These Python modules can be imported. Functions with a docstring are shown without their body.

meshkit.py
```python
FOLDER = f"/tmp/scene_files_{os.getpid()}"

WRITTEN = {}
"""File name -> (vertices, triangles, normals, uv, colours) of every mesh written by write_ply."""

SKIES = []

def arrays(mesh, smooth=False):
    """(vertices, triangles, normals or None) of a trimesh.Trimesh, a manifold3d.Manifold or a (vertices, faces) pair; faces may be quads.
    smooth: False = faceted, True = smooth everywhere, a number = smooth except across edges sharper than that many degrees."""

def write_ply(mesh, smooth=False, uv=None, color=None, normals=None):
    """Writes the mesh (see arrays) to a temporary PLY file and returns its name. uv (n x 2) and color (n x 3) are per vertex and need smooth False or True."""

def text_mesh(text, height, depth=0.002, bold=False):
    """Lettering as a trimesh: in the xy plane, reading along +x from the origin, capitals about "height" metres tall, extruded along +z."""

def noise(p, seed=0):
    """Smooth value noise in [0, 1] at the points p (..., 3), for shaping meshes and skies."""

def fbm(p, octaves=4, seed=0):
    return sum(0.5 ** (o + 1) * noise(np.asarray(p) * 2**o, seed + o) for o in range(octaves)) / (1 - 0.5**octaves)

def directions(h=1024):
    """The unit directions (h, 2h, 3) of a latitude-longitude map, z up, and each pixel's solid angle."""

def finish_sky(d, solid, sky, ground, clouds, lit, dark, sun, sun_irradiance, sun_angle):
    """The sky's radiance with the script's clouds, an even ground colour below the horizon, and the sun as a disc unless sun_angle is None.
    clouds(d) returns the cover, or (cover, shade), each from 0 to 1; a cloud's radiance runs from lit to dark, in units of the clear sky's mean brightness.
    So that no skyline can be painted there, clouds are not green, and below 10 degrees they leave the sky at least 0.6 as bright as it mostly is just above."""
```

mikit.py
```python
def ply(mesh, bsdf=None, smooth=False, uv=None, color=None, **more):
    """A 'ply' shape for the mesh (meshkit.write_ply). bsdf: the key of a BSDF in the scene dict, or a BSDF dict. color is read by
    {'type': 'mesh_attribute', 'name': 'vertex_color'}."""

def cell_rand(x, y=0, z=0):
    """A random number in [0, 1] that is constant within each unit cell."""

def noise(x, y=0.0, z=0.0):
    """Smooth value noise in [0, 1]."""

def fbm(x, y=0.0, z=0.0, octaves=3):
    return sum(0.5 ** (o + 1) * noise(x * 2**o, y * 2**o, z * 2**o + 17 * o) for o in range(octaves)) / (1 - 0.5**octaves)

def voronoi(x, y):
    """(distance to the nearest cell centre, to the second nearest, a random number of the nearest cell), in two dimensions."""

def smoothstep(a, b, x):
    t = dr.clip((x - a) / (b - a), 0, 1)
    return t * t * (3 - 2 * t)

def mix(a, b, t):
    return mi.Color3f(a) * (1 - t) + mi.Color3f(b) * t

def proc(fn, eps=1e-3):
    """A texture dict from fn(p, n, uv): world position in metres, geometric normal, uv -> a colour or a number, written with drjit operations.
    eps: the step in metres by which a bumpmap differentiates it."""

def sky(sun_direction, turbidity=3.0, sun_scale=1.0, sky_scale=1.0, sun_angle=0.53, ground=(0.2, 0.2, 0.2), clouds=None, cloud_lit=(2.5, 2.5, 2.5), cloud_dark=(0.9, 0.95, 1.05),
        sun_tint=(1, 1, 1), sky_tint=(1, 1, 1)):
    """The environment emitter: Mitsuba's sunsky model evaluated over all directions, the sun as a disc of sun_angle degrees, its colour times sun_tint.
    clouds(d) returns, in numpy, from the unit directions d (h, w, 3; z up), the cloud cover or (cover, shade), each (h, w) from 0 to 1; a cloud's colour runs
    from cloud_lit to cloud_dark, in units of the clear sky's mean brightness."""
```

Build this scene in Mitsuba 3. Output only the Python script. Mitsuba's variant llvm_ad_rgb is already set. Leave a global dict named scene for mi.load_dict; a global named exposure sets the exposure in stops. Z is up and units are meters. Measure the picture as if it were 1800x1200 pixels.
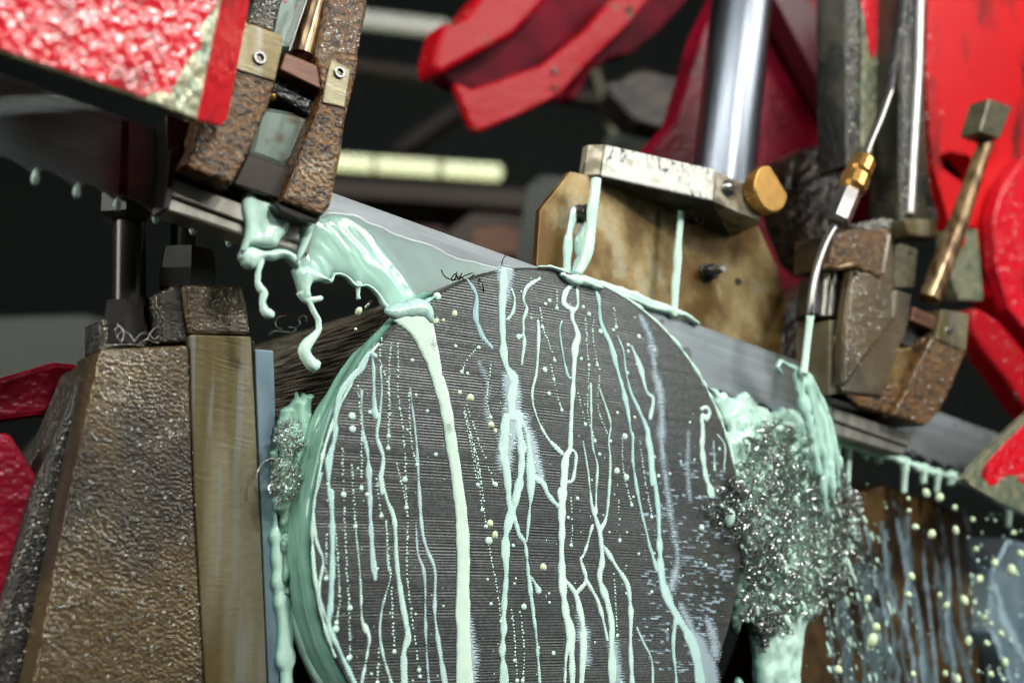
import math, random
import numpy as np, trimesh, manifold3d, mapbox_earcut, shapely
import shapely.geometry as sg
import drjit as dr
import mitsuba as mi, mikit, meshkit
from scipy.spatial.transform import Rotation as Rot
from scipy.ndimage import gaussian_filter

T4 = mi.ScalarTransform4f
scene, labels = {}, {}
rng = np.random.default_rng(7)

# ------------------------------------------------------------------ camera, lamps, exposure
F_PX, YAW, PITCH, CANT = 1993.3, math.radians(34.27), math.radians(8.727), math.radians(10.0)
EYE = np.array([0, 0, 1.2])
FWD = np.array([0, math.cos(PITCH), math.sin(PITCH)])
UP = np.array([0, -math.sin(PITCH), math.cos(PITCH)])
RIGHT = np.array([1.0, 0, 0])
O = EYE + np.array([0.02463, 0.65568, -0.00614])          # centre of the bar's cut face
U = np.array([math.cos(YAW), math.sin(YAW), 0])            # along the face, to the right and away
N = np.array([math.sin(YAW), -math.cos(YAW), 0])           # out of the face
Z = np.array([0, 0, 1.0])
S = math.cos(CANT) * U - math.sin(CANT) * Z                # along the band
Tt = math.sin(CANT) * U + math.cos(CANT) * Z               # across the band
exposure = 0.75

scene['camera'] = {'type': 'thinlens', 'fov': math.degrees(2 * math.atan(900 / F_PX)), 'fov_axis': 'x', 'aperture_radius': 0.0052,
                   'focus_distance': 0.635, 'near_clip': 0.02, 'far_clip': 60.0,
                   'to_world': T4().look_at(origin=EYE.tolist(), target=(EYE + FWD).tolist(), up=[0, 0, 1])}


def lamp(name, label, at_, aim, w, h, power, tint=(1, 1, 1)):
    c, d = np.array(at_, float), np.array(aim, float) - np.array(at_, float)
    d /= np.linalg.norm(d)
    a = np.cross(d, Z) if abs(d[2]) < .95 else np.cross(d, [0, 1.0, 0])
    a /= np.linalg.norm(a)
    b = np.cross(a, d)
    def quad(o, sx, sy):
        return [c + o * d + x * sx / 2 * a + y * sy / 2 * b for x, y in ((-1, -1), (1, -1), (1, 1), (-1, 1))]
    q = quad(0, w, h)
    em = {'type': 'area', 'radiance': {'type': 'rgb', 'value': [power * x for x in tint]}}
    f = np.array([[0, 1, 2], [0, 2, 3]])
    nn = np.cross(q[1] - q[0], q[2] - q[0])
    if nn @ d < 0:
        f = f[:, ::-1]
    scene[name + '__diffuser'] = mikit.ply((np.array(q), f), 'lamp_white', emitter=em)
    V = np.array(quad(.002, w + .06, h + .06) + quad(-.07, w + .06, h + .06) + quad(.002, w, h) + quad(-.01, w, h))
    Fq = []
    for i in range(4):
        j = (i + 1) % 4
        Fq += [[i, j, 4 + j, 4 + i], [i, j, 8 + j, 8 + i], [8 + i, 8 + j, 12 + j, 12 + i]]
    Fq += [[4, 5, 6, 7]]
    scene[name + '__housing'] = mikit.ply((V, np.array(Fq)), 'lamp_white')
    labels[name] = {'label': label, 'category': 'lamp'}


lamp('ceiling_lamp', 'wide white workshop lamp high up on the right of the saw', (1.7, .1, 2.5), O, 1.2, .7, 6.5, (1, .99, .94))
lamp('ceiling_lamp_001', 'long white fill panel added out of view overhead behind the viewer', (-.55, -.7, 2.5), O, 1.6, .5, 5, (.97, 1, .97))  # unseen overhead panel, added as fill for the dark metal
lamp('added_fill_panel', 'tall white glare panel added out of view to the right at bar height', (2.4, -.05, 1.5), O, .5, 1.4, 1.8, (.93, 1, 1))  # unseen panel, added to put glare on the front faces
lamp('added_fill_panel_001', 'white fill panel added out of view at the left of the saw', (-1.5, -.1, 1.75), O, .6, .9, 5.0, (1, .97, .9))  # unseen panel, added to brighten the left-facing sides
lamp('added_hard_lamp', 'small hard white light added out of view above and right of the viewer', (.70, -.42, 2.15), O, .17, .13, 150, (1, .98, .93))  # unseen small source, added for hard wet highlights

# ------------------------------------------------------------------ materials
P3 = mikit.proc
fb, no, vo, ss, mx = mikit.fbm, mikit.noise, mikit.voronoi, mikit.smoothstep, mikit.mix


def loc(p):
    x, y, z = p.x - float(O[0]), p.y - float(O[1]), p.z - float(O[2])
    dot = lambda a: x * float(a[0]) + y * float(a[1]) + z * float(a[2])
    return dot(S), dot(Tt), dot(N)


def rgb(*c):
    return {'type': 'rgb', 'value': list(c)}


def mat(name, base, rough, metal=0.0, bump=None, eps=3e-4, bscale=1.0, **k):
    d = {'type': 'principled', 'base_color': base if isinstance(base, dict) else rgb(*base), 'roughness': rough if isinstance(rough, (dict, float)) else float(rough),
         'metallic': metal if isinstance(metal, dict) else float(metal), **k}
    if bump is not None:
        d = {'type': 'bumpmap', 'arbitrary': P3(bump, eps=eps), 'scale': bscale, 'nested': d}
    scene[name] = {'type': 'twosided', 'nested': d}


mat('lamp_white', (.8, .8, .8), .4)


def cast_h(p, n, uv):
    a = fb(p.x * 880, p.y * 880, p.z * 880, 2)
    return 0.00082 * a + 0.0003 * no(p.x * 130 + 5, p.y * 130, p.z * 130)


def cast_col(p, n, uv):
    a = fb(p.x * 30, p.y * 30, p.z * 14, 3)
    b = fb(p.x * 1100, p.y * 1100, p.z * 1100, 2)
    c = mx((.012, .008, .0028), (.060, .037, .009), ss(.35, .65, a))
    return mx(c * .4, c * 1.7, ss(.3, .7, b))


def wet(name, base, film, bump, eps, bscale=1.0, rough=.5, shine=.10):
    """matt dark iron under a patchy glossy film of oil and coolant"""
    scene[name] = {'type': 'twosided', 'nested': {'type': 'bumpmap', 'arbitrary': P3(bump, eps=eps), 'scale': bscale, 'nested': {
        'type': 'blendbsdf', 'weight': film,
        'a': {'type': 'principled', 'base_color': base, 'roughness': rough, 'specular': .5},
        'b': {'type': 'principled', 'base_color': rgb(.62, .54, .38), 'metallic': 1.0, 'roughness': shine}}}}


wet('cast_iron', P3(cast_col), P3(lambda p, n, uv: .035 + .18 * ss(.45, .75, fb(p.x * 26 + 4, p.y * 26, p.z * 22, 3))), cast_h, 2.5e-4)
def arm_h(p, n, uv):
    return .0012 * fb(p.x * 640, p.y * 640, p.z * 640, 2)


wet('cast_rust', P3(lambda p, n, uv: mx((.018, .008, .002), (.150, .066, .012), ss(.3, .7, fb(p.x * 430, p.y * 430, p.z * 430, 2)))), P3(lambda p, n, uv: .02 + .12 * ss(.5, .75, fb(p.x * 40, p.y * 40, p.z * 30, 3))), arm_h, 3e-4)
wet('cast_black', rgb(.010, .011, .010), P3(lambda p, n, uv: .05 + .22 * ss(.45, .7, fb(p.x * 50, p.y * 50, p.z * 30, 3))), cast_h, 2.5e-4, 1.6)


def machined_col(p, n, uv):
    s, t, w = loc(p)
    u = (p.x - float(O[0])) * float(U[0]) + (p.y - float(O[1])) * float(U[1])
    a = fb(u * 80, p.z * 10, w * 40, 3)
    d = fb(u * 230 + 3, p.z * 16, 2.0, 3)
    l = no(u * 250 + p.z * 500, p.z * 1200 - u * 350, w * 50)
    c = mx((.115, .088, .034), (.235, .21, .13), ss(.3, .7, a)) * (.84 + .32 * l)
    return mx(c, (.23, .25, .235), ss(.54, .78, d) * .55)


mat('machined_steel', P3(machined_col), .36, .45, lambda p, n, uv: .00008 * no(loc(p)[0] * 90, loc(p)[1] * 1100, 3))


def plate_col(p, n, uv):
    s, t, w = loc(p)
    a = fb(s * 34 + 3, t * 40, w * 9, 4)
    st = fb(s * 66 + t * 30, t * 52 - s * 20, 4.0, 4)
    g = fb(s * 900, t * 900, 2.0, 2)
    c = mx((.105, .055, .012), (.30, .22, .095), ss(.32, .66, a * .6 + st * .4))
    return mx(c, (.30, .28, .20), ss(.60, .75, st) * .5) * (.8 + .4 * g)


mat('brown_plate', P3(plate_col), .33, .55)


def blade_col(p, n, uv):
    s, t, w = loc(p)
    l = fb(s * 5, t * 420, 1.0, 3)
    a = fb(s * 18, t * 50, 7.0, 3)
    cr_ = lambda v: no(s * 31, t * 31, 9.)
    sp = vo(s * 48, t * 48)
    spot = (1 - ss(.04 + .16 * sp[2] * sp[2], .07 + .16 * sp[2] * sp[2], sp[0])) * ss(.42, .44, cr_(dr.floor(s * 8)))
    c = mx((.20, .225, .235), (.33, .36, .375), l) * (.70 + .6 * a)
    return mx(c, c * .5, spot * ss(-.16, .0, s))


mat('band_steel', P3(blade_col), P3(lambda p, n, uv: .26 + .22 * fb(loc(p)[0] * 12, loc(p)[1] * 160, 1., 2)), .62)
mat('steel', (.30, .30, .285), .30, .9)
mat('dark_steel', (.045, .045, .043), .25, .6)
mat('pad_steel', P3(lambda p, n, uv: mx((.20, .19, .16), (.50, .48, .42), fb(loc(p)[0] * 160, loc(p)[1] * 25, 2., 3))), .3, .7)
mat('chrome', (.19, .21, .24), P3(lambda p, n, uv: .26 + .14 * fb(loc(p)[0] * 200, loc(p)[1] * 20, loc(p)[2] * 200, 2)), 1.0)
mat('blue_steel', P3(lambda p, n, uv: mx((.16, .27, .36), (.42, .55, .60), fb(loc(p)[0] * 60, loc(p)[1] * 40, 4., 3))), .3, .6)
mat('brass', P3(lambda p, n, uv: mx((.42, .21, .05), (.62, .36, .11), fb(p.x * 260, p.y * 260, p.z * 160, 3))), .30, .85)


def crack_col(p, n, uv):
    s, t, w = loc(p)
    v = vo(s * 330 + 2.2 * fb(s * 500, t * 220, w * 100, 2), t * 42 + w * 80)
    crack = (1 - ss(.03, .11, v[1] - v[0])) * ss(.30, .52, fb(s * 40 + 9, t * 90, w * 20, 2))
    dirt = ss(.55, .75, fb(s * 110, t * 130, w * 110, 3))
    return mx(mx((.66, .67, .61), (.36, .31, .18), dirt * .6), (.03, .035, .03), crack)


mat('worn_aluminium', P3(crack_col), .55, .0, specular=.3)
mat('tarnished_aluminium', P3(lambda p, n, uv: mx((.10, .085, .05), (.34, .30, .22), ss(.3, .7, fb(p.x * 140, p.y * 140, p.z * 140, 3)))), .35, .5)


def red_h(p, n, uv):
    return .0015 * fb(p.x * 330, p.y * 330, p.z * 210, 2)


mat('red_hammered', P3(lambda p, n, uv: mx((.58, .006, .017), (.20, .006, .010), ss(.55, .8, fb(p.x * 55, p.y * 55, p.z * 30, 4)))), .22, 0.0, red_h, eps=8e-4, specular=.45, clearcoat=.25, clearcoat_gloss=.8)


def red_chip(p, n, uv):
    s, t, w = loc(p)
    k = no(s * 70 + 5 * fb(s * 120, t * 120, w * 120, 2), t * 70, w * 70)
    return mx((.36, .003, .009), mx((.10, .13, .08), (.17, .12, .06), fb(s * 300, t * 300, w * 90, 2)), ss(.80, .84, k))


mat('red_paint', P3(red_chip), .38, 0.0, lambda p, n, uv: .0007 * fb(p.x * 160, p.y * 160, p.z * 160, 2), specular=.2)
mat('red_gloss', P3(lambda p, n, uv: mx(mx((.44, .002, .005), (.62, .006, .009), fb(p.x * 9, p.y * 9, p.z * 5, 3)), (.10, .007, .007), ss(.54, .74, fb(p.x * 46, p.y * 46, p.z * 13, 4)))), .36, 0.0,
    lambda p, n, uv: .0005 * fb(p.x * 300, p.y * 300, p.z * 300, 2), specular=.3)
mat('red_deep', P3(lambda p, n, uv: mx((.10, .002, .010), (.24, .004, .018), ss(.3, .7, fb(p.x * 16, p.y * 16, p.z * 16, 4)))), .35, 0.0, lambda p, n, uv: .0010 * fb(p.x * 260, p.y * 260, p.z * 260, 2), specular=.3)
mat('bare_primer', P3(lambda p, n, uv: mx((.11, .15, .10), (.26, .25, .15), ss(.3, .7, fb(p.x * 260, p.y * 260, p.z * 130, 3)))), .34, .3,
    lambda p, n, uv: .0012 * fb(p.x * 240, p.y * 240, p.z * 170, 2))
mat('teal_paint', P3(lambda p, n, uv: mx(mx((.08, .115, .10), (.22, .27, .235), fb(loc(p)[0] * 240, loc(p)[1] * 30, 2., 3)), (.09, .06, .03), ss(.5, .75, fb(p.x * 90, p.y * 90, p.z * 90, 3)))), .24, .4)
mat('rust_block', P3(lambda p, n, uv: mx((.040, .014, .008), (.19, .085, .045), fb(loc(p)[0] * 60, loc(p)[1] * 900, loc(p)[2] * 60, 3))), .4, .3)
mat('brown_rod', P3(lambda p, n, uv: mx((.06, .028, .010), (.28, .19, .09), ss(.3, .7, fb(p.x * 240, p.y * 240, p.z * 60, 3)))), .26, .5)


def face_col(p, n, uv):
    s, t, w = loc(p)
    a = fb(s * 12, t * 30, 3., 3)
    g = no(s * 900, t * 900, 1.)
    br = ss(.085, .14, s) * fb(s * 70, t * 12, 5., 2)
    return mx((.050, .056, .056), (.105, .112, .108), a) * (.7 + .6 * g) * mx((1, 1, 1), (.72, .60, .42), br)


mat('cut_steel', P3(face_col), .34, .5)


def flank_col(p, n, uv):
    s, t, w = loc(p)
    l = fb(w * 50 + s * 30, t * 800 + s * 800, 3., 3)
    return mx((.022, .020, .015), (.25, .22, .165), ss(.36, .8, l))


mat('bar_steel', P3(flank_col), .4, .5)
mat('swarf_steel', (.45, .47, .45), .16, .9)
mat('bright_wire', (.62, .62, .58), .22, .7)
mat('greasy_steel', P3(lambda p, n, uv: mx((.055, .052, .030), (.17, .165, .105), fb(p.x * 190, p.y * 190, p.z * 190, 3))), .3, .4)
mat('wet_casting', P3(lambda p, n, uv: mx((.008, .007, .006), (.045, .030, .018), ss(.35, .7, fb(p.x * 60, p.y * 60, p.z * 60, 4)))), .22, .2, lambda p, n, uv: .0022 * fb(p.x * 170, p.y * 170, p.z * 170, 3), specular=.6)
mat('red_dark', (.05, .004, .008), .4)  # one even dark red for the brace and the cabinet
mat('red_in_shade', P3(lambda p, n, uv: mx((.055, .002, .007), (.15, .003, .012), ss(.3, .7, fb(p.x * 16, p.y * 16, p.z * 16, 4)))), .6, 0.0, specular=.1)  # bracket red darkened: shade of its recessed webs put into the colour
mat('jaw_brown', P3(lambda p, n, uv: mx((.022, .013, .006), (.115, .065, .022), ss(.3, .7, fb(p.x * 38, p.y * 38, p.z * 22, 4)))), .3, .3)
mat('oily_brown', (.020, .013, .007), .28, .2, specular=.6)
mat('rubber', (.015, .016, .016), .3, 0.0, lambda p, n, uv: .0012 * no(p.x * 500, p.y * 500, p.z * 500))
mat('coolant', {'type': 'mesh_attribute', 'name': 'vertex_color'}, .10, 0.0, specular=.55)
mat('coolant_drop', (.66, .80, .50), .12, 0.0, specular=.5)
mat('coolant_plain', (.58, .82, .69), .10, 0.0, specular=.55)
mat('backdrop', P3(lambda p, n, uv: mx((.008, .012, .012), (.015, .020, .018), fb(p.x * 1.5, p.y * 1.5, p.z * 1.5, 3))), .8)
mat('beam_paint', P3(lambda p, n, uv: mx((.018, .011, .009), (.052, .036, .024), fb(p.x * 6, p.y * 6, p.z * 6, 3))), .6)
mat('grey_paint', P3(lambda p, n, uv: mx((.013, .018, .013), (.036, .044, .033), fb(p.x * 8, p.y * 8, p.z * 8, 3))), .5)
mat('beam_dark', P3(lambda p, n, uv: mx((.012, .013, .010), (.062, .056, .036), ss(.35, .7, fb(p.x * 50, p.y * 50, p.z * 22, 4)))), .22, .2, lambda p, n, uv: .0007 * fb(p.x * 420, p.y * 420, p.z * 420, 2))


# ------------------------------------------------------------------ frames and mesh helpers
class Frame:
    def __init__(s, o, a, b, n):
        s.o, s.a, s.b, s.n = o, a, b, n

    def at(s, pts, w=0.0):
        """pixel (of the 1800 x 1200 photograph) -> in-plane coordinates on the plane at offset w"""
        p = np.atleast_2d(np.asarray(pts, float))
        r = FWD + ((p[:, 0] - 900) / F_PX)[:, None] * RIGHT - ((p[:, 1] - 600) / F_PX)[:, None] * UP
        k = ((s.o + w * s.n - EYE) @ s.n) / (r @ s.n)
        q = EYE + r * k[:, None] - s.o
        return np.c_[q @ s.a, q @ s.b]

    def p(s, ab, w=0.0):
        ab = np.atleast_2d(ab)
        return s.o + ab[:, :1] * s.a + ab[:, 1:2] * s.b + np.reshape(w, (-1, 1)) * s.n

    def pt(s, x, y, w=0.0):
        return s.p(s.at((x, y), w), w)[0]

    def px(s, x, y, w=0.0):
        """metres per pixel around there"""
        return ((s.pt(x, y, w) - EYE) @ FWD) / F_PX


FS = Frame(O, S, Tt, N)
FB = Frame(O, U, Z, N)
FX = Frame(np.array([0, 0, 1.2]), RIGHT, Z, np.array([0, -1.0, 0]))     # w = -distance
FG = Frame(O, np.cos(.05) * U - np.sin(.05) * Z, np.sin(.05) * U + np.cos(.05) * Z, N)   # along the saw marks


def cat(ms):
    n, V, F = 0, [], []
    for v, f in ms:
        f = np.asarray(f)
        if f.shape[1] == 4:
            f = np.vstack([f[:, [0, 1, 2]], f[:, [0, 2, 3]]])
        V.append(np.asarray(v)); F.append(f + n); n += len(v)
    return np.vstack(V), np.vstack(F)


def ccw(P):
    P = np.asarray(P, float)
    a = np.sum(P[:, 0] * np.roll(P[:, 1], -1) - P[:, 1] * np.roll(P[:, 0], -1))
    return P if a > 0 else P[::-1].copy()


def inset(P, b):
    e = np.roll(P, -1, 0) - P
    e /= np.linalg.norm(e, axis=1, keepdims=True) + 1e-12
    nn = np.c_[-e[:, 1], e[:, 0]]
    n0 = np.roll(nn, 1, 0)
    k = 1 + np.sum(nn * n0, 1, keepdims=True)
    return P + b * (nn + n0) / np.maximum(k, .35)


def rounded(P, r):
    g = sg.Polygon(P).buffer(-r, join_style=2).buffer(r, quad_segs=3).buffer(r * .6, quad_segs=3).buffer(-r * .6, join_style=2).simplify(r * .06)
    if g.geom_type != 'Polygon' or g.is_empty:
        return ccw(P)
    return ccw(np.array(g.exterior.coords)[:-1])


class Slab(tuple):
    pass


def slab2(fr, P, w, depth, bev=.0006, rnd=0.0008, holes=None):
    P = ccw(P)
    if rnd:
        P = rounded(P, rnd)
    loops, ws = [P, P], [w - depth, w - bev]
    for k in (.5, 1.0):
        loops.append(inset(P, bev * (1 - math.cos(k * math.pi / 2)))); ws.append(w - bev * (1 - math.sin(k * math.pi / 2)))
    n = len(P)
    V = np.vstack([fr.p(l, np.full(n, x)) for l, x in zip(loops, ws)])
    F = []
    i = np.arange(n); j = (i + 1) % n
    for k in range(len(loops) - 1):
        F += [np.c_[k * n + i, k * n + j, (k + 1) * n + j], np.c_[k * n + i, (k + 1) * n + j, (k + 1) * n + i]]
    cap = np.array(mapbox_earcut.triangulate_float64(loops[-1], np.array([n], np.uint32))).reshape(-1, 3)
    a = loops[-1][cap]
    ar = np.cross(a[:, 1] - a[:, 0], a[:, 2] - a[:, 0])
    cap = np.where((ar < 0)[:, None], cap[:, ::-1], cap)
    F += [cap + (len(loops) - 1) * n, cap[:, ::-1]]
    return Slab((V, np.vstack(F)))


def slab(pts, w, depth, bev=.0006, rnd=.0008, fr=None):
    fr = fr or FS
    return slab2(fr, fr.at(pts, w), w, depth, bev, rnd)


def basis(ax):
    ax = np.asarray(ax, float) / np.linalg.norm(ax)
    a = np.cross(ax, [0, 0, 1.0] if abs(ax[2]) < .9 else [1.0, 0, 0])
    a /= np.linalg.norm(a)
    return a, np.cross(ax, a), ax


def lathe(prof, c, ax, n=28, phase=0):
    a, b, ax = basis(ax)
    th = np.arange(n) * 2 * np.pi / n + phase
    ring = np.cos(th)[:, None] * a + np.sin(th)[:, None] * b
    V = np.vstack([np.asarray(c) + r * ring + z * ax for r, z in prof])
    i = np.arange(n); j = (i + 1) % n
    F = [np.c_[k * n + i, k * n + j, (k + 1) * n + j, (k + 1) * n + i] for k in range(len(prof) - 1)]
    return cat([(V, np.vstack(F))])


def smooth_path(p, step):
    p = np.asarray(p, float)
    if len(p) < 3:
        k = max(2, int(np.ceil(np.linalg.norm(p[-1, :2] - p[0, :2]) / step)) + 1)
        t = np.linspace(0, 1, k)[:, None]
        return p[0] * (1 - t) + p[-1] * t
    q = np.vstack([2 * p[0] - p[1], p, 2 * p[-1] - p[-2]])
    out = []
    for i in range(1, len(q) - 2):
        k = max(1, int(np.ceil(np.linalg.norm(q[i + 1, :2] - q[i, :2]) / step)))
        t = (np.arange(k) / k)[:, None]
        a, b, c, d = q[i - 1], q[i], q[i + 1], q[i + 2]
        out.append(.5 * (2 * b + (c - a) * t + (2 * a - 5 * b + 4 * c - d) * t * t + (3 * b - a - 3 * c + d) * t ** 3))
    return np.vstack(out + [p[-1:]])


def tube(path, r, n=12, caps=True):
    p = np.asarray(path, float); m = len(p)
    r = np.broadcast_to(np.asarray(r, float), (m,))
    t = np.gradient(p, axis=0); t /= np.linalg.norm(t, axis=1, keepdims=True) + 1e-12
    a = basis(t[0])[0]; A = [a]
    for k in range(1, m):
        a = a - (a @ t[k]) * t[k]; a = a / (np.linalg.norm(a) + 1e-12); A.append(a)
    A = np.array(A); B = np.cross(t, A)
    th = np.arange(n) * 2 * np.pi / n
    V = (p[:, None] + r[:, None, None] * (np.cos(th)[None, :, None] * A[:, None] + np.sin(th)[None, :, None] * B[:, None])).reshape(-1, 3)
    i = np.arange(n); j = (i + 1) % n
    F = [np.c_[k * n + i, k * n + j, (k + 1) * n + j, (k + 1) * n + i] for k in range(m - 1)]
    V, F = cat([(V, np.vstack(F))])
    if caps:
        V = np.vstack([V, p[:1] - t[:1] * r[0] * .5, p[-1:] + t[-1:] * r[-1] * .5]); c = len(V) - 2
        F = np.vstack([F, np.c_[np.full(n, c), j, i], np.c_[np.full(n, c + 1), (m - 1) * n + i, (m - 1) * n + j]])
    return V, F


def drip(pts, w, n=14, fr=None, step=.0012, sq=1.0):
    """a hanging thread of liquid through pixels (x, y, radius in pixels)"""
    fr = fr or FS
    q = smooth_path([(*fr.pt(x, y, w), r * fr.px(x, y, w)) for x, y, r in pts], step)
    r = q[:, 3].copy()
    return tube(q[:, :3], np.maximum(r, .0002), n)


def ball(c, r, ax=None, k=1.0, sub=2):
    m = trimesh.creation.icosphere(subdivisions=sub)
    v = np.array(m.vertices) * r
    if ax is not None:
        a, b, x = basis(ax)
        v = v[:, :1] * a + v[:, 1:2] * b + v[:, 2:] * k * x
    return v + np.asarray(c), np.array(m.faces)


ORD = ['first', 'second', 'third', 'fourth', 'fifth', 'sixth', 'seventh', 'eighth', 'ninth', 'tenth', 'eleventh', 'twelfth', 'thirteenth', 'fourteenth', 'fifteenth', 'sixteenth', 'seventeenth', 'eighteenth', 'nineteenth', 'twentieth']
ORD += ['twenty ' + o for o in ORD[:9]] + ['thirtieth'] + ['thirty ' + o for o in ORD[:9]] + ['fortieth'] + ['forty ' + o for o in ORD[:9]]


def number(key):
    if key not in scene and key not in labels and not any(k.startswith(key + '__') for k in scene):
        return key
    k = 1
    while True:
        x = f'{key}_{k:03d}'
        if x not in scene and x not in labels and not any(q.startswith(x + '__') for q in scene):
            return x
        k += 1


def thing(name, label, cate, group=None):
    k = number(name)
    labels[k] = {'label': label, 'category': cate}
    if group:
        labels[k]['group'] = group
    return k


def obj(name, mesh, m, parent=None, smooth=32, color=None, label=None, cate=None, group=None, kind=None):
    key = number((parent + '__' if parent else '') + name)
    if color is not None:
        smooth = True
    if isinstance(mesh, Slab) and smooth == 32:
        smooth = 20          # flat faces stay flat
    scene[key] = mikit.ply(mesh, m, smooth, color=color)
    e = {k: v for k, v in (('label', label), ('category', cate), ('group', group), ('kind', kind)) if v}
    if e:
        labels[key] = e
    return key


def screw(parent, c, ax, r, m='dark_steel', name='screw', head=.4):
    """socket head: rim, chamfer and a hexagon hole"""
    k = obj(name, lathe([(r, -.004), (r, head * r * .8), (r * .9, head * r), (r * .62, head * r), (r * .55, head * r * .8)], c, ax), m, parent)
    obj('socket', lathe([(r * .55, head * r * .8), (r * .5, -r * .6), (0, -r * .6)], c, ax, 6), 'rubber', k if k.count('__') < 2 else parent, False)
    return k


# liquids on a surface: a height field over the plane, clipped at its outline
def clip_tris(V, F, h):
    pos = h[F] > 0
    cnt = pos.sum(1)
    tris, extra = [F[cnt == 3]], {}
    newV, newid = [], {}
    def cut(i, j):
        k = (i, j) if i < j else (j, i)
        if k not in newid:
            t = h[i] / (h[i] - h[j])
            newid[k] = len(V) + len(newV); newV.append((i, j, t))
        return newid[k]
    out = []
    for f, ps in zip(F[(cnt == 1) | (cnt == 2)], pos[(cnt == 1) | (cnt == 2)]):
        if ps.sum() == 1:
            k = int(np.argmax(ps)); a, b, c = f[k], f[(k + 1) % 3], f[(k + 2) % 3]
            out.append((a, cut(a, b), cut(a, c)))
        else:
            k = int(np.argmin(ps)); a, b, c = f[k], f[(k + 1) % 3], f[(k + 2) % 3]
            ab, ac = cut(b, a), cut(c, a)
            out += [(b, c, ac), (b, ac, ab)]
    return tris[0], np.array(out, int).reshape(-1, 3), newV


def poly_sd(P, X):
    A, B = P, np.roll(P, -1, 0)
    d = np.full(len(X), 1e9)
    for a, b in zip(A, B):
        e = b - a
        t = np.clip(((X - a) @ e) / max(e @ e, 1e-18), 0, 1)
        d = np.minimum(d, np.sum((X - a - t[:, None] * e) ** 2, 1))
    ins = shapely.contains_xy(sg.Polygon(P).buffer(0), X[:, 0], X[:, 1])
    return np.where(ins, 1, -1) * np.sqrt(d)


THIN, THICK = np.array([.24, .40, .42]), np.array([.57, .83, .71])


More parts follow.
